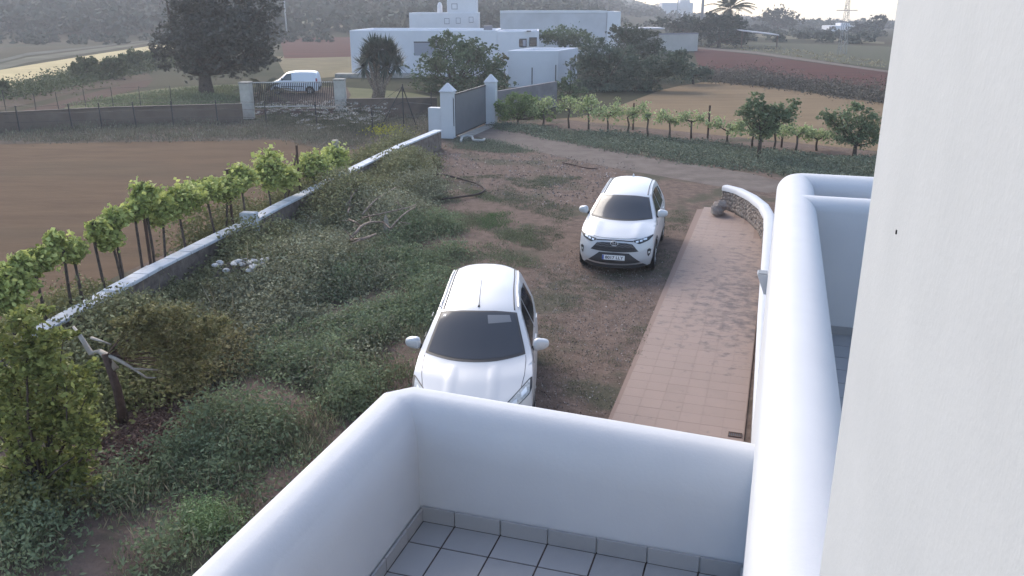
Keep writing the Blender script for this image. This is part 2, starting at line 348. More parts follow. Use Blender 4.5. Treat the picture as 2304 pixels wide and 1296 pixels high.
for px_,py_,sz in ((2018,522,.004),):
    p=hus(px_,py_,.232); vv=E2@p[:2]; mbs=MB(); mbs.box(.2295,.2325,vv-sz*.6,vv+sz*.6,p[2]-sz,p[2]+sz); mbs.build('wall_chip',METD if px_<2100 else MATS['concrete'],H)
# floors
MB().box(-2.16,.10,-4,4.75,FZ-.15,FZ-.001).build('terrace_slab',GROUT,H)
tiles('terrace_floor',-2.125,.04,1.0,4.692,FZ,.333,.333,-.224,4.44,.012,TILE,H)
MB().box(.4,5.5,2.3,9.4,FZ-.15,FZ-.001).build('terrace_slab',GROUT,H)
tiles('terrace_floor',.47,5.4,2.3,9.335,FZ,.333,.333,.99,9.01,.010,TILE,H)
# skirting tiles
def skirt(A,B,z0,h,t,off,sgn):
    A=np.array(A,float);B=np.array(B,float);L_=np.linalg.norm(B-A);d=(B-A)/L_;n=np.array([-d[1],d[0]])*sgn; mb=MB(); s=off
    while s<L_:
        a=max(0,s)+.005; b=min(L_,s+.333)-.005
        if b-a>.02:
            p=[A+d*a,A+d*b,A+d*b+n*t,A+d*a+n*t]
            mb.add([(*q,z0) for q in p]+[(*q,z0+h-(0 if i<2 else .003)) for i,q in enumerate(p)],[(0,1,5,4),(1,2,6,5),(2,3,7,6),(3,0,4,7),(4,5,6,7)])
        s+=.333
    o=mb.build('skirting',TILE,H); at_=o.data.attributes.new('tint','FLOAT','FACE'); at_.data.foreach_set('value',np.repeat(rng.uniform(0,1,len(o.data.polygons)//5),5).astype(np.float32)); return o
skirt((-2.138,4.703),(.045,4.703),FZ+.006,.115,.014,-.08,-1)
skirt((-2.138,4.69),(-2.138,1.0),FZ+.006,.10,.014,-.08,1)
skirt((.048,4.69),(.048,1.0),FZ+.006,.10,.014,-.08,-1)
skirt((.472,9.348),(5,9.348),FZ+.006,.10,.014,-.15,-1)
# far end inner wall return beside tiles on the right terrace
MB().box(1.02,6.0,2.3,9.34,FZ-.2,4.0).build('inner_wall',WHITE,H) if False else None
# plinth along the outer wall and curved stone garden wall with white capping
GWm=empty('garden_wall',(0,0,0),TH,'low curved garden wall of rough stone with a white capping beside the tiled path','wall')
pathw=[(-1.42,27.1),(-1.0,26.6),(-.55,25.6),(-.2,24.4),(-.02,23.2),(.02,22.0),(.02,16),(.02,11)]
zt=[.74,.76,.78,.80,.80,.78,.55,.30]
def capwall(hw,z0,z1f,m,nm,ext=0):
    v=[];f=[];P=[np.array(p) for p in pathw]
    pr=[(-hw,0),(-hw,.6),(-hw*.8,.9),(-hw*.3,1),(hw*.3,1),(hw*.8,.9),(hw,.6),(hw,0)]
    for i,p in enumerate(P):
        d=P[min(i+1,len(P)-1)]-P[max(0,i-1)]; d=d/np.linalg.norm(d); n=np.array([-d[1],d[0]])
        a0,a1=z0(i),z1f(i)
        fw=[1,1,1,1,1,1,.75,.4][i]
        for a,b in pr: v.append((p[0]+n[0]*(a-(1-fw)*hw)*1.0 if False else p[0]+n[0]*a*fw+(1-fw)*hw,p[1]+n[1]*a*fw,a0+(a1-a0)*b))
    m_=len(pr)
    for i in range(len(P)-1):
        for k in range(m_): f.append((i*m_+k,(i+1)*m_+k,(i+1)*m_+(k+1)%m_,i*m_+(k+1)%m_))
    f.append(tuple(range(m_))); f.append(tuple((len(P)-1)*m_+k for k in range(m_))[::-1])
    return autos(pyd(nm,v,f,m,GWm,True),50)
capwall(.15,lambda i:max(.02,zt[i]-.14),lambda i:zt[i]+.02,WHITE,'capping')
capwall(.12,lambda i:0,lambda i:max(.03,zt[i]-.12),STONE if False else mat('rubble_mortar',(.17,.15,.135),.95,(.11,.095,.085),8),'core')
# face stones: irregular lumps set in the wall
mb=MB(); ico=[]
def lump(mb,c,rx,ry,rz,yaw,seg=(6,5),j=.18):
    v=[];f=[];na,nb=seg
    for a in range(nb+1):
        ph=math.pi*a/nb
        for k in range(na):
            t=2*math.pi*k/na; q=1+random.uniform(-j,j); x=math.sin(ph)*math.cos(t)*rx*q; y=math.sin(ph)*math.sin(t)*ry*q; z=math.cos(ph)*rz*q
            v.append((c[0]+x*math.cos(yaw)-y*math.sin(yaw),c[1]+x*math.sin(yaw)+y*math.cos(yaw),c[2]+z))
    for a in range(nb):
        for k in range(na): f.append((a*na+k,(a+1)*na+k,(a+1)*na+(k+1)%na,a*na+(k+1)%na))
    mb.add(v,f)
P=[np.array(p) for p in pathw[:6]]
for i in range(5):
    A,B=P[i],P[i+1]; d=B-A; L_=np.linalg.norm(d); d/=L_; n=np.array([-d[1],d[0]])
    s=0
    while s<L_:
        w=random.uniform(.07,.13); z=.04
        while z<zt[i]-.2:
            h=random.uniform(.05,.09)
            for sg in (-1,1): 
                c=A+d*(s+w/2)+n*sg*.105; lump(mb,(c[0],c[1],z+h),w*.62,.05,h*1.05,math.atan2(d[1],d[0]))
            z+=h*1.9
        s+=w
mb.build('stonework',mat('face_stone',(.27,.23,.20),.9,(.17,.14,.12),7,bump=.01,bscale=25,col3=(.34,.30,.26),scale3=3),GWm)
mb=MB(); 
for k in range(5): lump(mb,(-1.45+random.uniform(-.15,.2),26.2+random.uniform(-.35,.25),.18+random.uniform(0,.2)),.2,.17,.17,random.random()*3,(8,6))
mb.build('end_boulder',MATS['face_stone'],GWm)
# wall lamp, drain
lw=HL(.02,0); 
p=U(1712,640,2.72); uv=(E1@p[:2],E2@p[:2])
WLp=empty('wall_lamp',HL(.043,uv[1],2.62),TH,'small white wedge shaped lamp fixed to the outer white wall above the path','lamp')
MB().add([(0,-.09,0),(0,.09,0),(0,.09,.26),(0,-.09,.26),(-.13,-.09,.26),(-.13,.09,.26),(-.03,.09,0),(-.03,-.09,0)],[(0,1,2,3),(3,2,5,4),(4,5,6,7),(7,6,1,0),(0,3,4,7),(1,6,5,2)]).build('lamp_body',WHITE,WLp)
MB().box(-.12,-.01,-.08,.08,.262,.268).build('solar_panel',mat('panel_grey',(.12,.125,.13),.35),WLp)
DG=empty('drain_grate',(*U(1654,979,.036)[:2],.038),TH,'small dark rectangular drain grate in the near corner of the terracotta path','drain')
MB().box(-.10,.10,-.07,.07,0,.004).build('recess',METD,DG)
mb=MB(); [mb.box(-.1+.028*k,-.1+.028*k+.012,-.06,.06,.004,.010) for k in range(1,7)]; mb.box(-.1,.1,-.07,-.058,.004,.011).box(-.1,.1,.058,.07,.004,.011).box(-.1,-.088,-.058,.058,.004,.011).box(.088,.1,-.058,.058,.004,.011)
mb.build('frame',RUST,DG)
# ---------------------------------------------------------------- cars
PAINT=mat('white_paint',(.48,.485,.49),.35,coat=.5)
GLASS=mat('car_glass',(.042,.046,.054),.10,spec=.32)
GLS2=mat('side_glass',(.012,.013,.017),.08,spec=.7)
BLK=mat('black_trim',(.014,.014,.016),.5)
DPLAS=mat('grey_plastic',(.035,.036,.04),.6)
CHR=mat('satin_silver',(.62,.62,.63),.3,metal=.8)
LENS=mat('lamp_lens',(.48,.50,.48),.15,(.25,.26,.26),18,coat=.6,metal=.1)
LENSW=mat('lamp_reflector',(.75,.78,.78),.15,coat=1.,metal=.3)
TYRE=mat('tyre_rubber',(.018,.018,.019),.85); RIM=mat('alloy_rim',(.45,.46,.47),.35,metal=.7)
REDL=mat('red_lens',(.28,.012,.012),.2,coat=.8); SEAM=mat('panel_gap',(.03,.03,.033),.7)
PLATE=mat('plate_white',(.75,.75,.74),.5); PBLUE=mat('plate_blue',(.03,.07,.35),.5)
class Car:
    def __init__(s,keys,xs,zs,belt,roofslope,ntap,wheels,Rw,sill,root):
        s.K=np.array(keys,float); n=len(keys); q=16; ss=np.linspace(0,n-1,(n-1)*q+1)
        D=np.stack([np.interp(ss,range(n),s.K[:,k]) for k in range(4)],1)
        g=np.exp(-.5*(np.arange(-8,9)/3.2)**2); g/=g.sum()
        Dp=np.concatenate([np.repeat(D[:1],8,0)*1.+ (np.arange(-8,0)[:,None])*(D[1]-D[0]),D,np.repeat(D[-1:],8,0)+(np.arange(1,9)[:,None])*(D[-1]-D[-2])])
        s.D=np.stack([np.convolve(Dp[:,k],g,'valid') for k in range(4)],1); s.ss=ss; s.n=n
        s.xs,s.zs,s.belt,s.rs,s.nt=xs,zs,belt,roofslope,ntap; s.wheels=wheels; s.Rw=Rw; s.sill=sill; s.root=root; s.ridge=None; s.py=[3 if k<3.3 else 2 for k in ss]
    def X(s,y,z):
        b=np.interp(min(z,s.belt),s.zs,s.xs)
        if z>s.belt: b-=(z-s.belt)*s.rs
        return b*np.interp(y,*s.nt)
    def T(s,si,u):
        c=[np.interp(si,s.ss,s.D[:,k]) for k in range(4)]; a=abs(u)
        py=np.interp(si,[0,3,3.8],[3.2,3,2]); pz=np.interp(si,[2.5,3.5,5,6,7],[2,3.5,3,2.4,3])
        y=c[0]+(c[2]-c[0])*a**py; z=c[1]+(c[3]-c[1])*a**pz
        if s.ridge and 3<si<4.85:
            ru,rh,rw=s.ridge; z+=rh*math.exp(-((a-ru)/rw)**2)*min(1,(si-3)*2)*min(1,(4.85-si)*4)
        return np.array([u*s.X(c[2],c[3]),y,z])
    def off(s,fn,a,b,o,e=.01):
        p=fn(a,b); d1=fn(a+e,b)-fn(a-e,b); d2=fn(a,b+e)-fn(a,b-e); n=np.cross(d1,d2); l=np.linalg.norm(n)
        if l<1e-12: return p
        n/=l; c=np.array([0,2.2,.6])
        if n@(p-c)<0: n=-n
        return p+n*o
    def patchT(s,name,top,bot,m,o=.006,nu=14,nv=6,parent=None):
        top=np.array(top,float);bot=np.array(bot,float)
        def cv(c,a): x=a*(len(c)-1); return np.array([np.interp(x,range(len(c)),c[:,0]),np.interp(x,range(len(c)),c[:,1])])
        v,f=grid(lambda a,b:s.off(s.T,*(cv(top,a)*(1-b)+cv(bot,a)*b),o),nu,nv)
        return autos(pyd(name,v,f,m,parent or s.root,True),60)
    def Sd(s,sg): return lambda y,z:np.array([sg*s.X(y,z),y,z])
    def patchS(s,name,top,bot,m,sg,o=.006,nu=10,nv=4,parent=None):
        top=np.array(top,float);bot=np.array(bot,float)
        def cv(c,a): x=a*(len(c)-1); return np.array([np.interp(x,range(len(c)),c[:,0]),np.interp(x,range(len(c)),c[:,1])])
        fn=s.Sd(sg); v,f=grid(lambda a,b:s.off(fn,*(cv(top,a)*(1-b)+cv(bot,a)*b),o),nu,nv)
        return autos(pyd(name,v,f,m,parent or s.root,True),60)
    def body(s,paint):
        mb=MB(); N=(s.n-1)*8
        v,f=grid(lambda a,b:s.T(a*(s.n-1),b*2-1),N,28); mb.add(v,f)
        E=s.D[:,2:]; i3=3*16; zj=s.K[3,3]
        yF=lambda z:np.interp(z,E[:i3+1,1],E[:i3+1,0])
        rear=E[8*16:]; o_=np.argsort(rear[:,1]); yR=lambda z:np.interp(z,rear[o_,1],rear[o_,0])
        up=E[i3:]; o2=np.argsort(up[:,0],kind='stable'); yy=up[:,0]; 
        def ztop(y):
            k=np.where((yy[:-1]<=y)&(yy[1:]>=y))[0]
            if len(k)==0: return up[0,1] if y<yy[0] else zj
            zz=[up[i,1]+(up[i+1,1]-up[i,1])*((y-yy[i])/max(1e-6,yy[i+1]-yy[i])) for i in k]; return max(zz)
        def zb(y):
            z=s.sill
            for w in s.wheels:
                r=s.Rw+.05
                if abs(y-w)<r: z=max(z,s.Rw*.92+math.sqrt(r*r-(y-w)**2)-.0)
            return min(z,zj-.03)
        for sg in (-1,1):
            def lo(a,b):
                z=s.sill+b*(zj-s.sill); y=yF(z)+a*(yR(z)-yF(z)); z0=zb(y); z=z0+b*(zj-z0); y=yF(z)+a*(yR(z)-yF(z))
                return np.array([sg*s.X(y,z),y,z])
            v,f=grid(lo,96,8,sg>0); mb.add(v,f)
            y0,y1=yF(zj),yR(zj)
            def hi(a,b):
                y=y0+a*(y1-y0); z=zj+b*(max(ztop(y),zj)-zj); return np.array([sg*s.X(y,z),y,z])
            v,f=grid(hi,80,8,sg>0); mb.add(v,f)
        o=mb.build('body',paint,s.root,True)
        bm=bmesh.new(); bm.from_mesh(o.data); bmesh.ops.remove_doubles(bm,verts=bm.verts[:],dist=.004); bmesh.ops.recalc_face_normals(bm,faces=bm.faces[:])
        for e in bm.edges:
            if len(e.link_faces)==2 and e.calc_face_angle(0)>R(38): e.smooth=False
        bm.to_mesh(o.data); bm.free()
        w0=s.xs[0]-.14; mb=MB(); L_=s.K[-1,0]; mb.box(-w0,w0,.5,L_-.35,.2,.85); mb.build('underbody',BLK,s.root); return o
    def wheel(s,rimm=None,spokes=5,w=.22,x=.80):
        for yw in s.wheels:
            for sg in (-1,1):
                r=s.Rw-.03; prof=[(-w/2,r*.72),(-w/2,r*.93),(-w/2+.03,r),(w/2-.03,r),(w/2,r*.93),(w/2,r*.70),(w/2-.04,r*.66)]
                n=32; v=[];f=[]
                for k in range(n):
                    t=2*math.pi*k/n
                    for a,b in prof: v.append((sg*(x+a),yw+b*math.cos(t),r+b*math.sin(t)))
                m=len(prof)
                for k in range(n):
                    for j in range(m-1): f.append((k*m+j,((k+1)%n)*m+j,((k+1)%n)*m+j+1,k*m+j+1))
                wh=autos(pyd('wheel',v,f,TYRE,s.root,True),50)
                mb=MB(); xr=sg*(x+w/2-.035)
                mb.add([(xr,yw+r*.67*math.cos(2*math.pi*k/n),r+r*.67*math.sin(2*math.pi*k/n)) for k in range(n)],[tuple(range(n))])
                dk=mb.build('brake_disc',DPLAS,wh); mb=MB()
                for q in range(spokes):
                    t=2*math.pi*q/spokes+.3
                    for da in (-.13,.13):
                        mb.tube([(xr+sg*.012,yw+.03*math.cos(t),r+.03*math.sin(t)),(xr+sg*.02,yw+r*.67*math.cos(t+da),r+r*.67*math.sin(t+da))],.018,5)
                mb.tube([(xr+sg*.005,yw+r*.66*math.cos(2*math.pi*k/n),r+r*.66*math.sin(2*math.pi*k/n)) for k in range(n+1)],.014,5,False)
                mb.tube([(xr,yw,r),(xr+sg*.03,yw,r)],.05,12)
                mb.build('rim',RIM,wh,True)
    def archtrim(s,m,wd=.06):
        for yw in s.wheels:
            for sg in (-1,1):
                fn=s.Sd(sg); r0=s.Rw+.045
                def g(a,b):
                    t=math.pi*(-.05+1.1*a); r=r0+b*wd; return s.off(fn,yw+r*math.cos(t),max(s.sill-.03,s.Rw*.92+r*math.sin(t)),.010)
                v,f=grid(g,24,2); autos(pyd('arch_trim',v,f,m,s.root,True),60)
    def sline(s,pts,sg,w=.006,m=None,name='panel_gap',parent=None):
        fn=s.Sd(sg); mb=MB(); mb.tube([s.off(fn,*p,.001) for p in pts],w,4); return mb.build(name,m or SEAM,parent or s.root)
    def tline(s,pts,w=.005,m=None,name='panel_gap',o=.001,n=16):
        pts=np.array(pts,float); q=np.linspace(0,len(pts)-1,n*(len(pts)-1)+1)
        pp=[(np.interp(t,range(len(pts)),pts[:,0]),np.interp(t,range(len(pts)),pts[:,1])) for t in q]
        mb=MB(); mb.tube([s.off(s.T,*p,o) for p in pp],w,5); return mb.build(name,m or SEAM,s.root,True)
    def mirror(s,y,z,x,size=(.12,.085,.10),m=None,stalk=.07):
        for sg in (-1,1):
            v=[];f=[];na,nb=16,10
            for a in range(nb+1):
                ph=math.pi*a/nb
                for k in range(na):
                    t=2*math.pi*k/na; se=lambda q:math.copysign(abs(q)**.7,q)
                    xx=se(math.sin(ph)*math.cos(t))*size[0]; yv=se(math.sin(ph)*math.sin(t))*size[1]; zz=se(math.cos(ph))*size[2]
                    if yv>0: yv*=.45
                    zz*=1-.25*(xx/size[0]); v.append((sg*(x+xx),y+yv-abs(xx)*0.0+ .25*xx,z+zz))
            for a in range(nb):
                for k in range(na): f.append((a*na+k,(a+1)*na+k,(a+1)*na+(k+1)%na,a*na+(k+1)%na))
            mo=autos(pyd('wing_mirror',v,f,m or PAINT,s.root,True),60)
            MB().tube([(sg*(x-.03),y+.02,z-.05),(sg*(x-.19),y+.06,z-.115)],[.045,.03],8).build('mirror_stalk',BLK,mo,True)
            MB().box(sg*x-.09,sg*x+.09,y+.045,y+.052,z-.06,z+.06).build('mirror_glass',GLS2,mo)
def text_mesh(name,s,size,m,parent,M,ext=.001,sx=1):
    c=bpy.data.curves.new('lettering','FONT'); c.body=s; c.size=size; c.extrude=ext; c.align_x='CENTER'; c.align_y='CENTER'; c.offset=.0016
    t=bpy.data.objects.new('tmp',c); me=bpy.data.meshes.new_from_object(t); bpy.data.objects.remove(t); me.transform(M@Matrix.Diagonal((sx,1,1,1)))
    return link(name,me,m,parent)
# --- first car: the crossover with the dark lower bumper
def car_crossover(loc,rz):
    r=empty('parked_car',loc,rz,'white SUV facing the camera with black lower bumper and number plate, beside the tiled path','car',None)
    K=[(.10,.20,.52,.24),(-.0,.42,.44,.44),(.01,.64,.42,.64),(.08,.90,.50,.94),(.55,1.04,.80,1.02),(1.02,1.12,1.42,1.12),(1.92,1.60,2.12,1.53),(2.9,1.70,2.9,1.61),(4.15,1.70,4.05,1.60),(4.42,1.12,4.22,1.12),(4.6,.66,4.34,.66),(4.5,.26,4.28,.28)]
    c=Car(K,[.86,.915,.925,.90,.86],[.24,.45,.65,.95,1.10],1.10,.50,([.4,.9,1.5,3.6,4.3],[.94,.99,1,1,.96]),(.96,3.65),.37,.24,r)
    c.ridge=(.60,.022,.13); c.body(PAINT); c.wheel(); c.archtrim(DPLAS,.07)
    c.patchT('windscreen',[(5.93,-.86),(5.97,-.4),(5.97,.4),(5.93,.86)],[(5.06,-.87),(5.02,-.4),(5.02,.4),(5.06,.87)],GLASS,.006,24,10)
    c.patchT('windscreen_surround',[(5.98,-.91),(6.01,-.4),(6.01,.4),(5.98,.91)],[(4.98,-.91),(4.93,-.4),(4.93,.4),(4.98,.91)],BLK,.003,24,10)
    c.patchT('rear_window',[(8.2,-.8),(8.2,.8)],[(8.95,-.82),(8.95,.82)],GLASS,.006)
    for sg in (-1,1):
        c.patchS('side_window',[(1.78,1.22),(2.22,1.49),(2.62,1.54)],[(1.55,1.13),(2.1,1.13),(2.58,1.13)],GLS2,sg)
        c.patchS('side_window',[(2.70,1.54),(3.1,1.54),(3.5,1.52)],[(2.66,1.13),(3.1,1.13),(3.56,1.14)],GLS2,sg)
        c.patchS('side_window',[(3.58,1.51),(3.8,1.47)],[(3.66,1.18),(3.95,1.28)],GLS2,sg)
        c.sline([(1.36,.32),(1.36,1.0),(1.45,1.10)],sg); c.sline([(2.62,.32),(2.63,1.10)],sg); c.sline([(3.35,.75),(3.55,1.1)],sg); c.sline([(1.36,.30),(3.2,.30)],sg,.02,DPLAS,'sill_trim')
        c.sline([(2.35,.97),(2.53,.98)],sg,.016,PAINT,'door_handle'); c.sline([(3.2,.99),(3.38,1.0)],sg,.016,PAINT,'door_handle')
        c.tline([(6.12,sg*.86),(7,sg*.87),(7.9,sg*.86)],.014,BLK,'roof_rail_groove',.004)
        c.tline([(6.1,sg*.965),(7,sg*.965),(7.8,sg*.96)],.012,PAINT,'roof_rail',.02)
        # headlight
        h=c.patchT('headlight',[(2.93,sg*.50),(3.02,sg*.72),(3.20,sg*.95),(3.27,sg*.995)],[(2.78,sg*.53),(2.58,sg*.66),(2.76,sg*.90),(3.05,sg*.995)],BLK,.006,14,5)
        for (a,b,w) in ((.60,2.80,.035),(.70,2.85,.035),(.80,2.93,.045)):
            c.patchT('lamp_element',[(b+.07,sg*(a-w)),(b+.10,sg*(a+w))],[(b-.07,sg*(a-w)),(b-.07,sg*(a+w))],LENSW,.011,4,3,h)
        c.patchT('daytime_strip',[(3.0,sg*.52),(3.06,sg*.74),(3.2,sg*.93)],[(2.96,sg*.52),(3.01,sg*.74),(3.13,sg*.94)],LENS,.011,10,2,h)
        # fog lamp pocket
        fl=c.patchT('fog_lamp',[(2.02,sg*.86),(2.12,sg*.90),(2.02,sg*.955)],[(1.45,sg*.875),(1.22,sg*.90),(1.5,sg*.945)],BLK,.006,8,6)
        c.patchT('fog_lens',[(1.85,sg*.885),(1.85,sg*.93)],[(1.6,sg*.885),(1.6,sg*.93)],LENSW,.012,4,4,fl)
        c.patchT('tail_light',[(9.0,sg*.75),(9.05,sg*.97)],[(9.25,sg*.75),(9.3,sg*.97)],REDL,.006,6,3)
    g=c.patchT('grille',[(2.62,-.48),(2.72,-.32),(2.74,0),(2.72,.32),(2.62,.48)],[(1.96,-.65),(1.90,-.3),(1.88,0),(1.90,.3),(1.96,.65)],DPLAS,.005,20,6)
    for sv in (2.06,2.22,2.38,2.54):
        w=np.interp(sv,[1.96,2.62],[.60,.46]); k=14
        mb=MB(); mb.tube([c.off(c.T,sv+(.03 if q%2 else -.01),-w+2*w*q/k,.010) for q in range(k+1)],.010,4); mb.build('grille_bar',BLK if sv<2.3 else mat('grille_grey',(.16,.16,.17),.4,metal=.5),g)
    c.tline([(2.86,-.50),(2.93,-.25),(2.94,0),(2.93,.25),(2.86,.50)],.014,BLK,'hood_black_line',.002)  # thin black line below the hood edge, between the headlights
    c.tline([(3.12,-.60),(3.10,0),(3.12,.60)],.004)
    c.patchT('lower_bumper',[(1.80,-.40),(1.84,0),(1.80,.40)],[(.0,-.93),(0,0),(0,.93)],DPLAS,.005,24,10)
    c.patchT('skid_strip',[(.70,-.76),(.62,0),(.70,.76)],[(.50,-.78),(.42,0),(.50,.78)],CHR,.014,16,2)
    # emblem of three ovals
    ce=c.off(c.T,2.66,0,.014); em=empty('emblem',tuple(ce)); em.parent=r
    def oval(rx,rz,rad,dz=0): 
        mb=MB(); mb.tube([(rx*math.cos(t),0,dz+rz*math.sin(t)) for t in np.linspace(0,2*math.pi,25)],rad,5,False); return mb.build('emblem_ring',CHR,em,True)
    MB().add([(.085*math.cos(t),.004,.058*math.sin(t)) for t in np.linspace(0,2*math.pi,24,False)],[tuple(range(24))]).build('emblem_back',BLK,em)
    oval(.085,.058,.009); oval(.032,.05,.006); oval(.058,.022,.006,.026)
    em.rotation_euler=(R(-8),0,0)
    # plate
    pl=empty('number_plate',(0,-.045,.495)); pl.parent=r; pl.rotation_euler=(R(-3),0,0)
    bevel(MB().box(-.265,.265,0,.012,-.057,.057).build('plate_board',PLATE,pl),.003)
    MB().box(-.262,-.225,-.003,0,-.054,.054).build('plate_band',PBLUE,pl)
    MM=Matrix.Translation((.018,-.004,-.002))@Matrix.Rotation(R(90),4,'X')
    text_mesh('plate_lettering','8017 LLY',.098,BLK,pl,MM,.0008,1.12)
    c.mirror(1.60,1.235,.985,(.125,.09,.092))
    mb=MB(); p=c.T(7.72,0); mb.add([(-.03,p[1]-.02,p[2]-.01),(.03,p[1]-.02,p[2]-.01),(.035,p[1]+.17,p[2]-.01),(-.035,p[1]+.17,p[2]-.01),(0,p[1]+.15,p[2]+.07),(0,p[1]+.05,p[2]+.045)],[(0,1,5),(1,2,4,5),(2,3,4),(3,0,5,4)]); mb.build('aerial_fin',PAINT,r)
    return r
def car_hatch(loc,rz):
    r=empty('parked_car',loc,rz,'white SUV with thin rod aerial and ribbed bonnet, nose hidden behind the front parapet','car',None)
    K=[(.10,.20,.55,.24),(.02,.42,.48,.44),(.03,.60,.46,.60),(.13,.80,.60,.90),(.60,1.00,.92,1.03),(1.0,1.10,1.36,1.12),(1.98,1.60,2.12,1.53),(2.85,1.72,2.85,1.64),(4.20,1.755,4.02,1.64),(4.32,1.12,4.10,1.12),(4.44,.66,4.18,.66),(4.34,.26,4.12,.28)]
    c=Car(K,[.85,.90,.92,.90,.86],[.24,.45,.65,.95,1.10],1.10,.49,([.4,.9,1.5,3.4,4.1],[.93,.98,1,1.01,.95]),(.93,3.62),.35,.24,r)
    c.ridge=(.36,.018,.045); c.body(PAINT); c.wheel(); c.archtrim(PAINT,.04)
    c.patchT('windscreen_surround',[(5.98,-.90),(6.01,-.4),(6.01,.4),(5.98,.90)],[(4.98,-.90),(4.95,-.4),(4.95,.4),(4.98,.90)],BLK,.003,24,10)
    c.patchT('windscreen',[(5.94,-.85),(5.97,-.4),(5.97,.4),(5.94,.85)],[(5.05,-.86),(5.03,-.4),(5.03,.4),(5.05,.86)],GLASS,.006,24,10)
    c.patchT('painted_reflection',[(5.90,.22),(5.90,.72)],[(5.72,.24),(5.74,.74)],mat('reflection_grey',(0.110,0.115,0.120),.3,coat=.8),.008,6,3)  # grey patch on the glass, a painted reflection of something white
    c.patchT('sticker',[(5.90,-.80),(5.90,-.74)],[(5.85,-.80),(5.85,-.74)],PLATE,.008,2,2)
    c.patchT('rear_window',[(8.2,-.8),(8.2,.8)],[(8.95,-.82),(8.95,.82)],GLASS,.006)
    for sg in (-1,1):
        c.patchS('side_window',[(1.72,1.22),(2.2,1.50),(2.6,1.56)],[(1.5,1.13),(2.1,1.13),(2.56,1.13)],GLS2,sg)
        c.patchS('side_window',[(2.68,1.56),(3.1,1.57),(3.6,1.52)],[(2.64,1.13),(3.1,1.14),(3.7,1.22)],GLS2,sg)
        c.sline([(1.32,.32),(1.32,1.0),(1.42,1.10)],sg); c.sline([(2.56,.32),(2.58,1.10)],sg)
        c.sline([(2.3,.99),(2.48,1.0)],sg,.016,PAINT,'door_handle'); c.sline([(3.2,1.01),(3.38,1.02)],sg,.016,PAINT,'door_handle')
        c.tline([(6.05,sg*.855),(7,sg*.86),(7.95,sg*.85)],.011,SEAM,'roof_groove',.002)
        c.tline([(6.1,sg*.95),(7,sg*.95),(7.8,sg*.94)],.013,CHR,'roof_rail',.022)
        c.tline([(4.95,sg*.90),(4.0,sg*.87),(3.25,sg*.80)],.004)
        h=c.patchT('headlight',[(3.02,sg*.58),(3.35,sg*.76),(3.72,sg*.97),(3.70,sg*1.0)],[(2.55,sg*.52),(2.60,sg*.70),(2.88,sg*.97),(3.1,sg*1.0)],BLK,.004,14,6)
        c.patchT('lamp_glass',[(2.98,sg*.60),(3.3,sg*.77),(3.62,sg*.96)],[(2.62,sg*.57),(2.66,sg*.72),(2.95,sg*.96)],LENS,.009,12,6,h)
        c.patchT('lamp_reflector',[(2.95,sg*.66),(3.05,sg*.76)],[(2.72,sg*.66),(2.78,sg*.76)],LENSW,.013,5,4,h)
        c.patchT('lamp_reflector',[(3.2,sg*.82),(3.35,sg*.90)],[(2.98,sg*.83),(3.08,sg*.92)],LENSW,.013,5,4,h)
        c.patchT('tail_light',[(9.0,sg*.75),(9.05,sg*.97)],[(9.25,sg*.75),(9.3,sg*.97)],REDL,.006,6,3)
    c.tline([(3.02,-.56),(3.04,0),(3.02,.56)],.006)
    c.patchT('upper_grille',[(2.85,-.48),(2.92,0),(2.85,.48)],[(2.45,-.5),(2.42,0),(2.45,.5)],BLK,.004,16,3)
    c.tline([(2.66,-.47),(2.68,0),(2.66,.47)],.012,CHR,'grille_bar',.008)
    c.patchT('lower_grille',[(1.7,-.5),(1.7,.5)],[(.7,-.6),(.7,.6)],BLK,.004,16,4)
    c.mirror(1.62,1.18,.985,(.125,.09,.09))
    p=c.T(6.12,0); mb=MB(); mb.tube([(0,p[1],p[2]+.0),(0,p[1]+.03,p[2]+.03)],[.02,.008],8); mb.tube([(0,p[1]+.02,p[2]+.02),(0,p[1]+.62,p[2]+.24)],.005,5); mb.build('rod_aerial',BLK,r,True)
    c.tline([(7.98,-.8),(8.05,0),(7.98,.8)],.004)
    return r
car_crossover((2.385,19.05,.012),R(-13.8))
car_hatch((-.60,10.42,.008),R(-2.2))
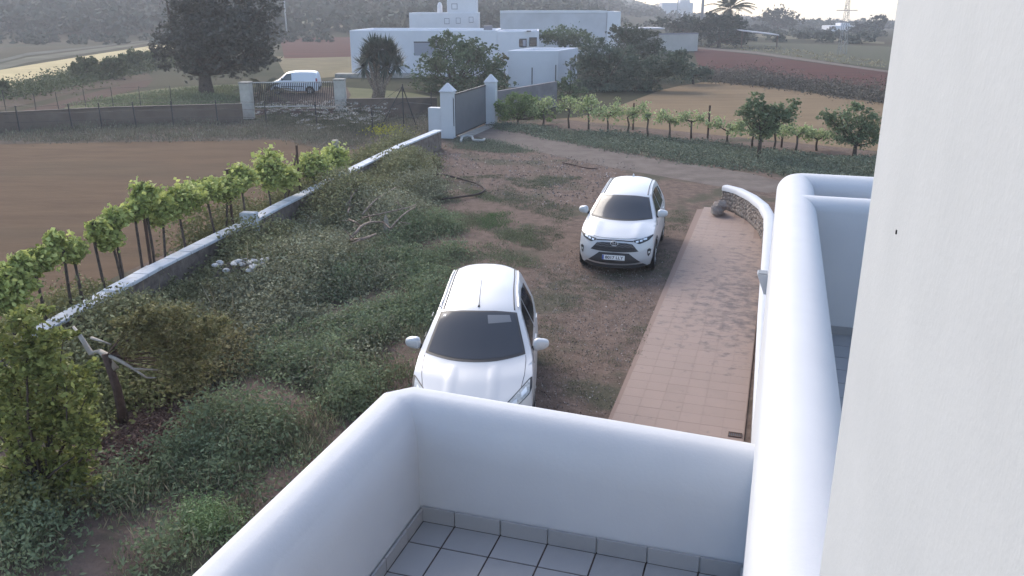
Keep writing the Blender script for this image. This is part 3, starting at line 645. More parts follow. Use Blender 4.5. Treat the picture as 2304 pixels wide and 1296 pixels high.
def van(loc,rz):
    r=empty('parked_van',loc,rz,'small white panel van seen side on behind the black railing gate','van')
    K=[(.10,.22,.4,.24),(.0,.42,.3,.44),(.02,.62,.3,.62),(.12,.86,.36,.90),(.45,1.0,.6,1.0),(.80,1.10,1.05,1.12),(1.55,1.74,1.70,1.66),(2.6,1.84,2.6,1.76),(4.0,1.80,4.0,1.72),(4.15,1.15,4.1,1.12),(4.2,.62,4.12,.62),(4.12,.28,4.05,.3)]
    c=Car(K,[.80,.83,.84,.83,.80],[.24,.45,.65,.95,1.10],1.10,.16,([.3,.8,1.3,3.4,4.1],[.93,.98,1,1,.98]),(.78,3.4),.31,.26,r)
    PV=mat('van_paint',(.62,.65,.71),.4,coat=.4); c.body(PV); c.wheel(x=.72)
    c.patchT('windscreen',[(5.95,-.88),(5.95,.88)],[(5.08,-.9),(5.08,.9)],GLASS,.006)
    for sg in (-1,1):
        c.patchS('side_window',[(1.35,1.30),(1.62,1.62),(2.0,1.64)],[(1.12,1.12),(1.55,1.10),(2.0,1.10)],GLS2,sg)
        c.sline([(1.05,.35),(1.05,1.1)],sg,.008); c.sline([(2.1,.35),(2.1,1.65)],sg,.008); c.sline([(2.12,1.02),(3.0,1.02)],sg,.006)
        c.sline([(1.15,.62),(2.9,.62)],sg,.035,DPLAS,'rubbing_strip'); c.sline([(1.88,.98),(2.03,.98)],sg,.016,BLK,'door_handle')
        c.patchS('tail_light',[(3.92,1.25),(4.06,1.25)],[(3.92,.88),(4.08,.88)],REDL,sg,.006,3,3)
        c.patchT('headlight',[(3.0,sg*.6),(3.1,sg*.98)],[(2.5,sg*.62),(2.5,sg*.98)],LENS,.006,6,4)
    c.patchT('bumper',[(1.7,-.97),(1.7,.97)],[(.3,-.97),(.3,.97)],DPLAS,.006)
    c.patchT('rear_bumper',[(10.1,-.98),(10.1,.98)],[(10.9,-.98),(10.9,.98)],DPLAS,.006)
    c.mirror(1.25,1.2,.93,(.08,.06,.11),BLK); r.scale=(.9,.9,.9)
pv=U(604,212); van((pv[0],pv[1]+.4,.02),R(-87))
# ---------------------------------------------------------------- boundary wall with white capping, and the gate
capx=[(10,788),(125,722),(245,655),(345,598),(500,522),(560,496),(620,462),(700,424),(800,374),(900,326),(990,292)]
ZC=.85; CP=[U(x,y,ZC) for x,y in capx]
# straighten a little: least squares line with the residual halved
pa=np.array([p[:2] for p in CP]); cen=pa.mean(0); dd=np.linalg.svd(pa-cen)[2][0]; dd*=np.sign(dd[1])
prj=[cen+dd*((p-cen)@dd) for p in pa]; CPs=[.75*p+.25*q for p,q in zip(pa,prj)]
BWL=empty('boundary_wall',(*CPs[0],0),0,'long low stone boundary wall with peeling white capping, running up to the grey gate','wall')
o0=np.array([CPs[0][0],CPs[0][1],0])
mb=MB(); mc=MB()
for i in range(len(CPs)-1):
    A=CPs[i];B=CPs[i+1]; L_=np.linalg.norm(B-A); n=max(1,int(L_/.55)); mb.obox(A-o0[:2],B-o0[:2],.26,0,ZC-.07)
    for k in range(n):
        if i<7 and random.random()<.05: continue
        a=A+(B-A)*((k+.02)/n)-o0[:2]; b=A+(B-A)*((k+.98)/n)-o0[:2]; jz=random.uniform(-.012,.012) if i<7 else 0
        mc.obox(a,b,.34+random.uniform(-.01,.01),ZC-.07,ZC+jz)
mb.build('stone_wall',STONE,BWL); bevel(mc.build('capping',OLDW,BWL),.012)
i=5; mb=MB(); A=CPs[5]-o0[:2]; d=(CPs[6]-CPs[5]);d/=np.linalg.norm(d); mb.obox(A-d*.12,A+d*.14,.42,0,ZC+.22); bevel(mb.build('block_pier',OLDW,BWL),.03)
def pillar(x,y,w,h,capz,lbl,rz,wing=None):
    t=empty('gate_pillar',(x,y,0),rz,lbl,'pillar'); 
    bevel(MB().box(-w/2,w/2,-w/2,w/2,0,h).build('shaft',WHITE,t),.02)
    e=w/2+.04; mb=MB().box(-e,e,-e,e,h,h+.05); mb.add([(-e,-e,h+.05),(e,-e,h+.05),(e,e,h+.05),(-e,e,h+.05),(-.04,-.04,h+capz),(.04,-.04,h+capz),(.04,.04,h+capz),(-.04,.04,h+capz)],[(0,1,5,4),(1,2,6,5),(2,3,7,6),(3,0,4,7),(4,5,6,7)])
    bevel(mb.build('pyramid_cap',WHITE,t),.015)
    if wing: bevel(MB().box(*wing).build('stepped_wing',WHITE,t),.02)
    return t
p1=U(1009,312); p2=U(1103,280)
z1=at(1008,208,p1[1])[2]; z2=at(1098,186,p2[1])[2]
GA=math.atan2(p2[1]-p1[1],p2[0]-p1[0])
pillar(p1[0],p1[1]+.3,.62,z1,.42,'white gate pillar with a stepped wing wall, at the end of the low boundary wall',R(-12),(-.95,-.31,-.25,.2,0,z1*.66))
pillar(p2[0]+.05,p2[1]+.3,.58,z2,.42,'slimmer white gate pillar at the far end of the grey gate, beside the vine thicket',R(-12))
GT=empty('sliding_gate',(p1[0]+.3,p1[1]+.35,0),0,'solid grey sheet metal gate between two white pillars','gate')
A=np.array([0,0.]);B=np.array([p2[0]-p1[0]-.52,p2[1]-p1[1]-.15]); zg=z1*.93
MB().obox(A,B,.04,.12,zg).build('gate_panel',METG,GT)
mb=MB(); 
for za,zb_ in ((.06,.13),(zg-.02,zg+.06)): mb.obox(A,B,.07,za,zb_)
d=(B-A)/np.linalg.norm(B-A); mb.obox(A,A+d*.08,.071,.06,zg+.05); mb.obox(B-d*.08,B,.071,.06,zg+.05); mb.build('gate_frame',METD,GT)
mb=MB(); 
for k in range(1,26): q=A+(B-A)*k/26; n=np.array([-d[1],d[0]]); mb.obox(q-n*-.022,q+d*.02-n*-.022,.006,.14,zg-.03)
mb.build('panel_ribs',METG,GT)
MB().tube([(-.1,-.3,z1*.95),(-.02,-.32,z1*.85),(-.02,-.32,.6)],.02,5).build('cable',METD,GT)
# pale concrete threshold
sheet('gate_threshold',[(1030,306),(1095,281),(1115,284),(1045,316)],CONC,.02)
# ---------------------------------------------------------------- fences
def fence(name,lbl,posts,h,wires,rad=.022,m=METD,wr=.006,brace=()):
    t=empty(name,(posts[0][0],posts[0][1],posts[0][2]),0,lbl,'fence'); o=np.array(posts[0])
    for i,p in enumerate(posts):
        q=np.array(p)-o; hh=h[i] if isinstance(h,(list,tuple)) else h
        q2=q+np.array([random.uniform(-.03,.03),random.uniform(-.03,.03),hh])
        MB().tube([q,q2],rad,6).build('post',m,t)
        if i in brace:
            for sg in (-1,1):
                j=i+sg
                if 0<=j<len(posts):
                    dv=np.array(posts[j])-np.array(p); dv=dv/np.linalg.norm(dv); MB().tube([q2-(0,0,.12),q+dv*hh*.65],rad*.8,5).build('brace',m,t)
    mb=MB()
    for w in wires:
        pts=[np.array(p)-o+np.array([0,0,(h[i] if isinstance(h,(list,tuple)) else h)*w]) for i,p in enumerate(posts)]; mb.tube(pts,wr,4,False)
    mb.build('wire',m,t); return t
F1=[(-60,296),(45,297),(163,292),(230,290),(307,287),(391,285),(491,283),(600,285),(713,287),(839,298),(909,304),(972,285)]
fence('wire_fence','wire fence of dark posts along the bank between the block wall and the ploughed field',[U(*p) for p in F1],[1.35]*9+[1.25,2.5,1.8],[.35,.65,.95],rad=.035,wr=.01,brace=(10,))
F2=[(16,252),(85,262),(136,258),(196,248),(257,243),(318,241),(388,239)]
fence('wire_fence','short wire fence of thin posts behind the block wall beside the pasture',[U(x,y+9) for x,y in F2],1.5,[.5,.95])
# grape posts
# block walls and concrete gate pillars of the neighbour
def gwall(lbl,pts,h,th,m,coping=None):
    P=[U(*p) for p in pts]; t=empty('block_wall',tuple(P[0]),0,lbl,'wall'); mb=MB(); mc=MB()
    for a,b in zip(P[:-1],P[1:]):
        mb.obox(a-P[0],b-P[0],th,0,h); mc.obox(a-P[0],b-P[0],th+.06,h,h+.05)
    mb.build('wall_face',m,t); mc.build('coping',coping or CONC,t); return t
gwall('brown rendered block wall left of the concrete gate pillars, beyond the bank',[(-250,330),(0,297),(250,283),(400,278),(548,274)],.95,.2,CONC2,mat('coping_brown',(0.128,0.108,0.092),.9,(0.088,0.072,0.064),2))
gwall('brown block wall between the beige gate pillar and the white gate pillar',[(782,266),(880,264),(984,262)],1.05,.2,CONC2,MATS['coping_brown'])
q0=U(572,262);q1=U(762,260)
def cpillar(px,py,pt,lbl):
    p=U(px,py); z=at(px,pt,p[1])[2]; t=empty('concrete_pillar',tuple(p),0,lbl,'pillar'); w=.30
    bevel(MB().box(-w,w,-w,w,0,z-.1).build('shaft',mat('beige_concrete',(.46,.43,.38),.9,(.34,.32,.28),2,bump=.004,bscale=12),t),.02); bevel(MB().box(-w-.03,w+.03,-w-.03,w+.03,z-.1,z).build('cap',CONC,t),.02); return z
zp=cpillar(560,267,184,'beige concrete gate pillar beside the palm fronds, left of the railing gate'); cpillar(769,261,177,'beige concrete gate pillar right of the railing gate, left of the spiky yucca')
RG=empty('railing_gate',(q0[0],q0[1],0),0,'long black railing gate with slim vertical bars in front of the small white van','gate')
B=q1[:2]-q0[:2]; hz=at(660,184,(q0[1]+q1[1])/2)[2]; lz=at(660,240,(q0[1]+q1[1])/2)[2]
MB().obox((.1,0),B-(.1,0),.05,hz-.05,hz).build('top_rail',mat('light_rail',(.40,.39,.38),.6),RG); MB().obox((.1,0),B-(.1,0),.05,lz,lz+.06).build('bottom_rail',MATS['light_rail'],RG)
mb=MB(); n=46
for k in range(1,n): q=B*k/n; mb.tube([(q[0],q[1],lz),(q[0],q[1],hz)],.03,4)
mb.build('bars',METD,RG)
MB().obox((.1,0),B-(.1,0),.04,.08,lz-.12).build('kick_panel',mat('red_brown_metal',(.10,.06,.055),.7),RG)
# wall behind the grey gate, and its two posts
Q=[U(1118,290-28),U(1250,240)]
t=empty('garden_block_wall',tuple(Q[0]),0,'grey block wall rising behind the grey gate in front of the small white annex','wall')
MB().obox((0,0),Q[1][:2]-Q[0][:2],.2,0,(at(1120,205,Q[0][1])[2],at(1250,183,Q[1][1])[2])).build('wall_face',mat('block_grey',(.19,.18,.185),.9,(.14,.13,.135),1.5),t)
for px,top in ((1197,152),(1250,146)):
    p=online(px,190,Q[0],Q[1]); zt_=online(px,top,Q[0],Q[1])[2]; MB().tube([p-Q[0],(p[0]-Q[0][0],p[1]-Q[0][1],zt_)],.035,6).build('post',METD,t)
# ---------------------------------------------------------------- buildings
def block(mb,pxl,pxr,ptop,yb,depth,yaw=0,base=0,pivot='l'):
    A=at(pxl,ptop,yb); B=at(pxr,ptop,yb); return A,B
nb=empty('farmhouse',(0,0,0),0,'long flat roofed white house with two dark windows behind the yucca and fig tree','house')
YB=80.; A=at(786,70,YB); B=at(1118,66,YB); Cc=at(1213,62,YB+3)
zt_=(A[2]+B[2])/2
def rimbox(name,parent,P,z0,z1,m,rim=.25,rh=.22):
    """flat roofed block on a polygon footprint: walls, sunk roof and rounded parapet rim"""
    P=[np.array(p[:2],float) for p in P]; c=sum(P)/len(P); n=len(P)
    I=[c+(p-c)*(1-rim/np.linalg.norm(p-c)*1.4) for p in P]
    v=[(*p,z0) for p in P]+[(*p,z1) for p in P]+[(*p,z1) for p in I]+[(*p,z1-rh) for p in I]
    f=[]
    for i in range(n):
        j=(i+1)%n
        for k in range(3): f.append((k*n+i,k*n+j,(k+1)*n+j,(k+1)*n+i))
    f.append(tuple(3*n+i for i in range(n)))
    o=autos(pyd(name,v,f,m,parent)); return bevel(o,.07,3)
d=8.
rimbox('main_block',nb,[A,B,(B[0]+.3,B[1]+d),(A[0]+.6,A[1]+d+1)],-.2,zt_,FARW)
rimbox('side_block',nb,[(B[0]+.02,B[1]+.6),(Cc[0],Cc[1]),(Cc[0]+.2,Cc[1]+7),(B[0]+.4,B[1]+7.4)],-.2,zt_-.12,FARW)
def window(parent,yb,x0,x1,y0,y1,m=GLS2,fr=METD,th=.06,name='window',shut=None):
    a=at(x0,y1,yb); b=at(x1,y0,yb); w=b[0]-a[0]; f_=.09*w
    o=MB().box(a[0],b[0],yb-th,yb+.02,a[2],b[2]).build(name,fr,parent)
    MB().box(a[0]+f_,b[0]-f_,yb-th-.02,yb-th-.004,a[2]+f_,b[2]-f_).build('pane',m,o)
    return o
Bt=lambda px:YB+.6+(px-1118)/(1213-1118)*2.4
window(nb,Bt(1172)-.05,1165,1185,87,106); window(nb,Bt(1198)-.25,1191,1208,84,104)
SHU=mat('shutter_grey',(.33,.33,.38),.7)
for (x,yy_) in ((1176.5,96),(1200.5,93)):
    a=at(x,yy_+8,Bt(x)-.35); b=at(x+6.5,yy_-6,Bt(x)-.35); MB().box(a[0],b[0],a[1],a[1]+.04,a[2],b[2]).build('shutter',SHU,nb)
a=at(932,125,YB); b=at(985,96,YB); MB().box(a[0],b[0],YB-.02,YB+.3,a[2],b[2]).build('porch_recess',mat('recess_grey',(.26,.27,.31),.9),nb)
MB().box(a[0],b[0],YB-.05,YB+.3,b[2],b[2]+.1).build('porch_lintel',METD,nb)
ch=at(1098,56,YB+3.5); MB().box(ch[0]-.4,ch[0]+.4,YB+3,YB+4,zt_-.3,zt_+.35).build('roof_hatch',mat('hatch',(.15,.15,.17),.7),nb)
a=at(1190,70,YB+2.1); MB().box(a[0]-.2,a[0]+.2,YB+1.9,YB+2.4,a[2]-.03,a[2]+.04).build('vent_slot',METD,nb)
MB().box(at(786,178,YB)[0]-1,at(935,178,YB)[0],YB-1.6,YB-.01,0,.35).build('terrace_step',CONC,nb)
# annex
an=empty('annex',(0,0,0),0,'small white flat roofed annex with a dark doorway, just behind the grey gate','shed')
y0=69.; a=at(1143,113,y0); b=at(1257,114,y0+.1); c=at(1300,107,y0+5)
rimbox('annex_block',an,[a,b,c,(a[0]+(c[0]-b[0]),a[1]+5)],-.2,(a[2]+b[2])/2,FARW,.3,.35)
dr=(c-b)[:2]; dr/=np.linalg.norm(dr); L_=np.linalg.norm((c-b)[:2]); q=b[:2]+dr*L_*.62; q2=b[:2]+dr*L_*.88
MB().obox(q,q2,.08,.0,2.1).build('doorway',METD,an); MB().obox(q+dr*.12,q2-dr*.02,.12,.0,2.0).build('door',mat('door_blue_grey',(.30,.33,.36),.6),an)
# tower house
tw=empty('tower_house',(0,0,0),0,'white two storey house with a small chimney and framed windows, seen above the farmhouse roof','house')
yt=135.; a=at(920,30,yt); b=at(1075,27,yt); rimbox('lower_block',tw,[a,b,(b[0],yt+9),(a[0],yt+9)],0,(a[2]+b[2])/2,FARW)
a2=at(1005,-14,yt+.4); b2=at(1071,-14,yt+.4); rimbox('upper_block',tw,[a2,b2,(b2[0],yt+8),(a2[0],yt+8)],2,a2[2],FARW)
WTR=mat('window_trim',(.20,.19,.22),.8)
for x0,x1,ya,yb_ in ((1000,1011,41,54),(1026,1036,40,53),(1055,1065,38,51)): window(tw,yt,x0,x1,ya,yb_,FARW,WTR)
window(tw,yt+.4,1016,1029,8,21,FARW,WTR)
a=at(990,30,yt+1.5); MB().tube([(a[0],yt+1.5,a[2]-.3),(a[0],yt+1.5,a[2]+1.1),(a[0],yt+1.5,a[2]+1.5),(a[0],yt+1.5,a[2]+1.65)],[.42,.40,.28,.05],12).build('chimney',FARW,tw,True)
# long greyed wall building
wh=empty('long_building',(0,0,0),0,'long greyed flat building with a bright right end, behind the trees beyond the annex','building')
yw=118.; a=at(1125,23,yw); b=at(1366,25,yw); c=at(1397,26,yw); rimbox('long_block',wh,[a,b,(b[0]+.5,yw+14),(a[0]+1,yw+14)],0,(a[2]+b[2])/2,mat('stained_wash',(.50,.50,.53),.9,(.42,.42,.44),.35),.3,.25)
rimbox('end_block',wh,[(b[0]+.03,yw-.15),(c[0],yw-.15),(c[0]+.6,yw+13),(b[0]+.6,yw+13)],0,c[2],FARW,.3,.25)
MB().box(a[0],b[0],yw-.06,yw+.1,(a[2]+b[2])/2-.28,(a[2]+b[2])/2+.02).build('white_band',FARW,wh)
a=at(1330,72,yw-6); lw_=empty('low_building',(0,0,0),0,'low beige outbuilding with a thin flat roof, left of the pole by the road','building')
yl=125.; a=at(1380,62,yl); b=at(1478,74,yl); c=at(1570,80,yl+3); MB().obox(a,b,.3,0,a[2]*.9).build('wall_face',mat('beige_wash',(.42,.40,.38),.9,(.34,.32,.30),.4),lw_)
MB().obox(b+(.2,0,0),c,.3,0,b[2]-.25).build('wall_face',MATS['beige_wash'],lw_); MB().obox((b[0]+.2,b[1],0),(c[0],c[1],0),.4,b[2]-.24,b[2]-.05).build('coping',WTR,lw_)
a1=at(1370,58,yl-1); b1=at(1490,64,yl-1); MB().box(a1[0],b1[0],yl-3,yl+2.5,b1[2]-.05,b1[2]+.12).build('flat_roof',mat('roof_slab',(.45,.44,.46),.8),lw_)
sp=empty('shelter',(0,0,0),0,'open shelter with a thin pale flat roof on posts, in front of the big palm','shelter')
ys_=135.; a=at(1668,70,ys_); b=at(1753,80,ys_); MB().add([(a[0],ys_,a[2]),(b[0],ys_,b[2]),(b[0],ys_+4,b[2]+.1),(a[0],ys_+4,a[2]+.1),(a[0],ys_,a[2]+.15),(b[0],ys_,b[2]+.15),(b[0],ys_+4,b[2]+.25),(a[0],ys_+4,a[2]+.25)],[(0,3,2,1),(4,5,6,7),(0,1,5,4),(1,2,6,5),(2,3,7,6),(3,0,4,7)]).build('roof',MATS['roof_slab'],sp)
for x in (a[0]+.2,b[0]-.2): MB().tube([(x,ys_+.1,0),(x,ys_+.1,a[2] if x<a[0]+1 else b[2])],.09,6).build('post',RUST,sp)
hs=empty('distant_house',(0,0,0),0,'small pale distant house among dark trees at the far right edge','house'); yy_=300.
a=at(1868,58,yy_);b=at(1925,58,yy_); MB().box(a[0],b[0],yy_,yy_+8,float(hgt(a[0],yy_))-1,a[2]).build('wall_face',FARW,hs); a=at(1895,52,yy_-.2);b=at(1915,52,yy_-.2); MB().box(a[0],b[0],yy_+1,yy_+6,a[2]-1.5,a[2]).build('upper_block',FARW,hs)
hs=empty('distant_house',(0,0,0),0,'white distant villa on the skyline just left of the big palm','house'); yy_=420.
a=at(1490,6,yy_);b=at(1560,6,yy_); MB().box(a[0],b[0],yy_,yy_+8,0,a[2]).build('wall_face',FARW,hs); a=at(1530,0,yy_-.2);b=at(1552,0,yy_-.2); MB().box(a[0],b[0],yy_-1,yy_+6,a[2]-4,a[2]).build('upper_block',FARW,hs)
# ---------------------------------------------------------------- poles
def pole(px,pb,ptop,lbl,rad=.13,m=CONC,yb=None,arm=0):
    p=G(px,pb); z=at(px,ptop,p[1])[2]; t=empty('utility_pole',tuple(p),0,lbl,'pole')
    MB().tube([(0,0,-.3),(0,0,z-p[2])],[rad,rad*.7],8).build('shaft',m,t,True)
    if arm:
        MB().tube([(-arm,0,z-p[2]-.5),(arm,0,z-p[2]-.5)],.06,5).build('cross_arm',METD,t)
    return t
pole(1575,104,-60,'tall pale concrete pole by the road at the end of the beige wall',.28,mat('pole_concrete',(.33,.31,.30),.9),arm=1.2)
pole(646,84,-60,'slim pale pole on a white footing behind the big dark tree',.17,mat('pole_pale',(.30,.32,.33),.9),arm=.9)
pole(1522,62,-20,'thin pale pole left of the concrete pole, among the distant bushes',.16,MATS['pole_pale'])
# lattice pylon
p=G(1894,122); t=empty('pylon',tuple(p),0,'slim lattice pylon in the grey field at the far right','pylon'); ztp=at(1894,-30,p[1])[2]; mb=MB()
for sx in (-1,1):
    for sy in (-1,1): mb.tube([(sx*.45,sy*.45,0),(sx*.12,sy*.12,ztp)],.035,4)
for k in range(10):
    za=ztp*k/10; zb_=ztp*(k+1)/10; wa=.45-.33*k/10; wb=.45-.33*(k+1)/10; s_=1 if k%2 else -1
    mb.tube([(-s_*wa,-wa,za),(s_*wb,-wb,zb_)],.03,4); mb.tube([(-s_*wa,wa,za),(s_*wb,wb,zb_)],.03,4)
mb.tube([(-1.4,0,ztp-3),(1.4,0,ztp-3)],.06,4); mb.tube([(-1.1,0,ztp-4.5),(1.1,0,ztp-4.5)],.06,4); mb.build('lattice',mat('galvanised',(.2,.21,.22),.6),t)
# ---------------------------------------------------------------- trees
def crown_tree(name,lbl,cat,base,blobs,n,leaf,m,trunkr=.15,barkm=BARK,limbs=True,forks=None,clump=.2,inner=.45,group=None,trunktop=None,lean=0,asp=.55,crowncl=None,limbf=1.):
    bx,by,bz=[float(q) for q in base[:3]]
    t=empty(name,(bx,by,bz),0,lbl,cat,group)
    bl=[(b[0]-bx,b[1]-by,b[2]-bz,b[3],b[4],b[5]) for b in blobs]
    sub=[]
    for q in bl:
        for _ in range(5):
            dr_=rng.normal(0,1,3); dr_/=np.linalg.norm(dr_); dr_[2]=abs(dr_[2])*.9-.15; f_=rng.uniform(.22,.5); g_=rng.uniform(.85,1.25)
            sub.append((q[0]+dr_[0]*q[3]*g_,q[1]+dr_[1]*q[4]*g_,q[2]+dr_[2]*q[5]*g_,q[3]*f_,q[4]*f_,q[5]*f_))
    P,tt=crownpts([(q[0],q[1],q[2],q[3]*.9,q[4]*.9,q[5]*.9) for q in bl]+sub,n,clump,nc=crowncl or max(20,n//18),inner=inner); k=P[:,2]>.05; leafmesh('crown',P[k],leaf,m,t,tint=tt[k],aspect=asp)
    mb=MB(); zz=[b[2]-b[5]*.6 for b in bl]; th=trunktop if trunktop else max(.3,min(zz)+.1)
    top=np.array([lean,0,th]); mb.tube([(0,0,-.1),(lean*.3,.02,th*.5),tuple(top)],[trunkr*1.25,trunkr,trunkr*.85],9)
    if limbs:
        for b in bl:
            c=np.array(b[:3])
            for q in range(3 if len(bl)<9 else 2):
                e=c+rng.normal(0,1,3)*np.array(b[3:6])*.42; md=top*.5+e*.5+rng.normal(0,.06,3)*np.linalg.norm(e-top)+np.array([0,0,-.04*np.linalg.norm(e-top)])
                mb.tube([tuple(top-np.array([0,0,.05])),tuple(md),tuple(e)],[trunkr*.5*limbf,trunkr*.3*limbf,trunkr*.1*limbf],5)
    mb.build('trunk',barkm,t,True); return t
def blobpx(y,items):     # (px,py,rx_px,rz_px[,dy]) on the plane at distance y
    out=[]
    for it in items:
        dy=it[4] if len(it)>4 else 0; c=at(it[0],it[1],y+dy); s_=math.hypot(y,CH)/CF*1.0
        rx=it[2]*y/1.05/CF*1.05; out.append((c[0],c[1],c[2],it[2]*y/CF,it[2]*y/CF*.8,it[3]*y/CF))
    return out
tb=U(465,212)
crown_tree('carob_tree','huge dark spreading tree with a thick trunk, left of the concrete gate pillars','tree',tb,
  blobpx(tb[1],[(490,60,80,75),(400,75,55,50),(575,80,62,60),(480,120,90,50),(430,20,60,50),(560,20,65,55),(390,120,45,32),(600,125,40,28),(500,-30,70,45),(440,150,55,25),(540,150,50,25),(520,90,60,60,-2),(430,95,50,45,-2)]),20000,.30,L_CAROB,.48,clump=.22,inner=.3)
tb=U(1020,210)
crown_tree('fig_tree','round dark leafy tree in front of the white farmhouse, right of the spiky yucca','tree',(tb[0],65,0),
  blobpx(65,[(1025,145,70,55),(960,160,42,38),(1085,160,45,40),(1010,105,45,28),(1060,115,40,28),(1110,185,38,28),(960,195,40,22),(1040,190,60,28),(1000,84,22,12),(1085,110,25,18)]),9000,.26,L_FIG,.16,clump=.22)
crown_tree('climbing_shrub','small yellowish shrub against the left end of the white annex','shrub',(at(1135,190,67)[0],67,0),blobpx(67,[(1133,140,14,18),(1128,160,18,20)]),700,.2,mat('ochre_leaf',(.07,.08,.03),.7,tint=(.20,.17,.07),trans=.2),.05)
# trees and bushes right of the annex
crown_tree('leafy_tree','rounded tree behind the white annex in front of the long greyed building','tree',(at(1270,150,88)[0],88,0),blobpx(88,[(1270,82,45,24),(1245,88,28,18),(1300,90,30,18)]),3000,.28,L_FIG,.12)
crown_tree('leafy_tree','large dark tree touching the right side of the white annex','tree',(at(1360,215,67)[0],67,0),blobpx(67,[(1350,120,50,32),(1330,160,45,38),(1390,150,55,45),(1360,195,65,30),(1320,205,30,20)]),9000,.24,L_DARK,.16)
crown_tree('leafy_tree','greyish tree with a tall airy top, between the annex tree and the beige outbuilding','tree',(at(1420,190,78)[0],78,0),blobpx(78,[(1420,80,45,22),(1410,110,50,32),(1460,110,38,28),(1390,75,22,14)]),5000,.26,mat('greygreen_leaf',(0.065,0.075,0.051),.8,tint=(0.145,0.152,0.116),trans=.15),.14)
crown_tree('shrub','broad dark shrub thicket at the left corner of the tan field','shrub',(at(1450,190,66)[0],66,0),blobpx(66,[(1440,165,50,34),(1490,150,45,32),(1430,200,40,18),(1530,160,38,24),(1395,215,30,14)]),7000,.22,L_DARK,.1)
crown_tree('shrub','low dark shrub tapering to the hedge between the tan and the red field','shrub',(at(1560,175,72)[0],72,0),blobpx(72,[(1560,160,35,18),(1590,165,25,12),(1525,130,28,16)]),2600,.22,L_DARK,.08)
crown_tree('shrub','small pale leafed shrub in front of the annex doorway','shrub',(at(1280,232,60)[0],60,0),blobpx(60,[(1278,185,22,22),(1290,210,26,24),(1268,205,18,22)]),1600,.2,L_FIG,.06)
# yucca: rosettes of stiff leaves on several trunks
tb=U(850,224); YU=empty('yucca',tuple(tb),0,'spiky yucca with several bare trunks in front of the white farmhouse','yucca')
def spikes(c,n,L_,w,m,parent,up=.2,name='leaf_rosette',droop=.3):
    v=[];f=[]
    for k in range(n):
        d=rng.normal(0,1,3); d[2]+=up; d/=np.linalg.norm(d); l=L_*random.uniform(.7,1.1); s_=np.cross(d,(0,0,1.)); s_/=np.linalg.norm(s_)+1e-6; c0=np.array(c)+d*.06*l
        mid=c0+d*l*.55; e=c0+d*l+np.array([0,0,-droop*l*.35]); i=len(v); v+= [c0-s_*w*.4,c0+s_*w*.4,mid+s_*w*.5,mid-s_*w*.5,e]; f+=[(i,i+1,i+2,i+3),(i+3,i+2,i+4)]
    o=pyd(name,v,f,m,parent); a=o.data.attributes.new('tint','FLOAT','FACE'); a.data.foreach_set('value',np.repeat(rng.uniform(0,1,n),2).astype(np.float32)); return o
L_YUC=mat('yucca_leaf',(0.041,0.058,0.046),.6,tint=(0.102,0.123,0.094),trans=.1)
for px,py in ((853,112),(828,128),(884,124),(838,108),(870,110),(850,140),(818,150),(892,146),(866,150)):
    c=at(px,py,tb[1]+random.uniform(-.8,.8))-tb; spikes(c,190,1.05,.10,L_YUC,YU,.55,droop=.12)
    MB().tube([(random.uniform(-.35,.35),0,0),(c[0]*.5,c[1]*.5,c[2]*.5),tuple(c)],[.14,.11,.08],7).build('trunk',BARKG,YU,True)
# feather palms
def palm(lbl,base,ht,n,L_,m,trunk=.18,spread=1.):
    t=empty('palm_tree',tuple(base),0,lbl,'palm'); 
    if ht>.4: MB().tube([(0,0,-.1),(0,0,ht*.5),(0,0,ht)],[trunk*1.2,trunk,trunk],9).build('trunk',BARK,t,True)
    for k in range(n):
        az=2*math.pi*k/n+random.uniform(-.2,.2); el=random.uniform(.1,1.3)*spread; pts=[]; 
        for q in range(9):
            s_=q/8*L_; z=math.sin(el)*s_-(s_/L_)**2*L_*.45; r=math.cos(el)*s_; pts.append(np.array([math.cos(az)*r,math.sin(az)*r,ht+z]))
        mb=MB(); mb.tube(pts,[.03*(1-q/10) for q in range(9)],4); side=np.array([-math.sin(az),math.cos(az),0])
        for q in range(36):
            s_=.15+q/36*.85; i=min(7,int(s_*8)); p=pts[i]+(pts[i+1]-pts[i])*(s_*8-i); d=(pts[i+1]-pts[i]); d/=np.linalg.norm(d)
            for sg in (-1,1):
                l=L_*.2*(1.1-abs(s_-.5)); e=p+side*sg*l*.8+d*l*.6+np.array([0,0,-l*.25]); w=d*L_*.012
                mb.add([p-w,p+w,e],[(0,1,2)])
        mb.build('frond',m,t)
    return t
L_PALM=mat('palm_leaf',(.05,.06,.03),.6,trans=.15); L_PALM2=mat('palm_leaf_pale',(.13,.12,.07),.7,trans=.15)
pb=U(575,230); palm('small palm with arching pale fronds behind the left concrete pillar',(pb[0]+.3,59,0),.35,16,2.6,L_PALM2,.2,.9)
pb=at(1640,40,150); palm('tall feathery palm standing against the white sky above the dark trees at the upper right',(pb[0],150,0),at(1645,22,150)[2],34,5.2,L_PALM,.35)
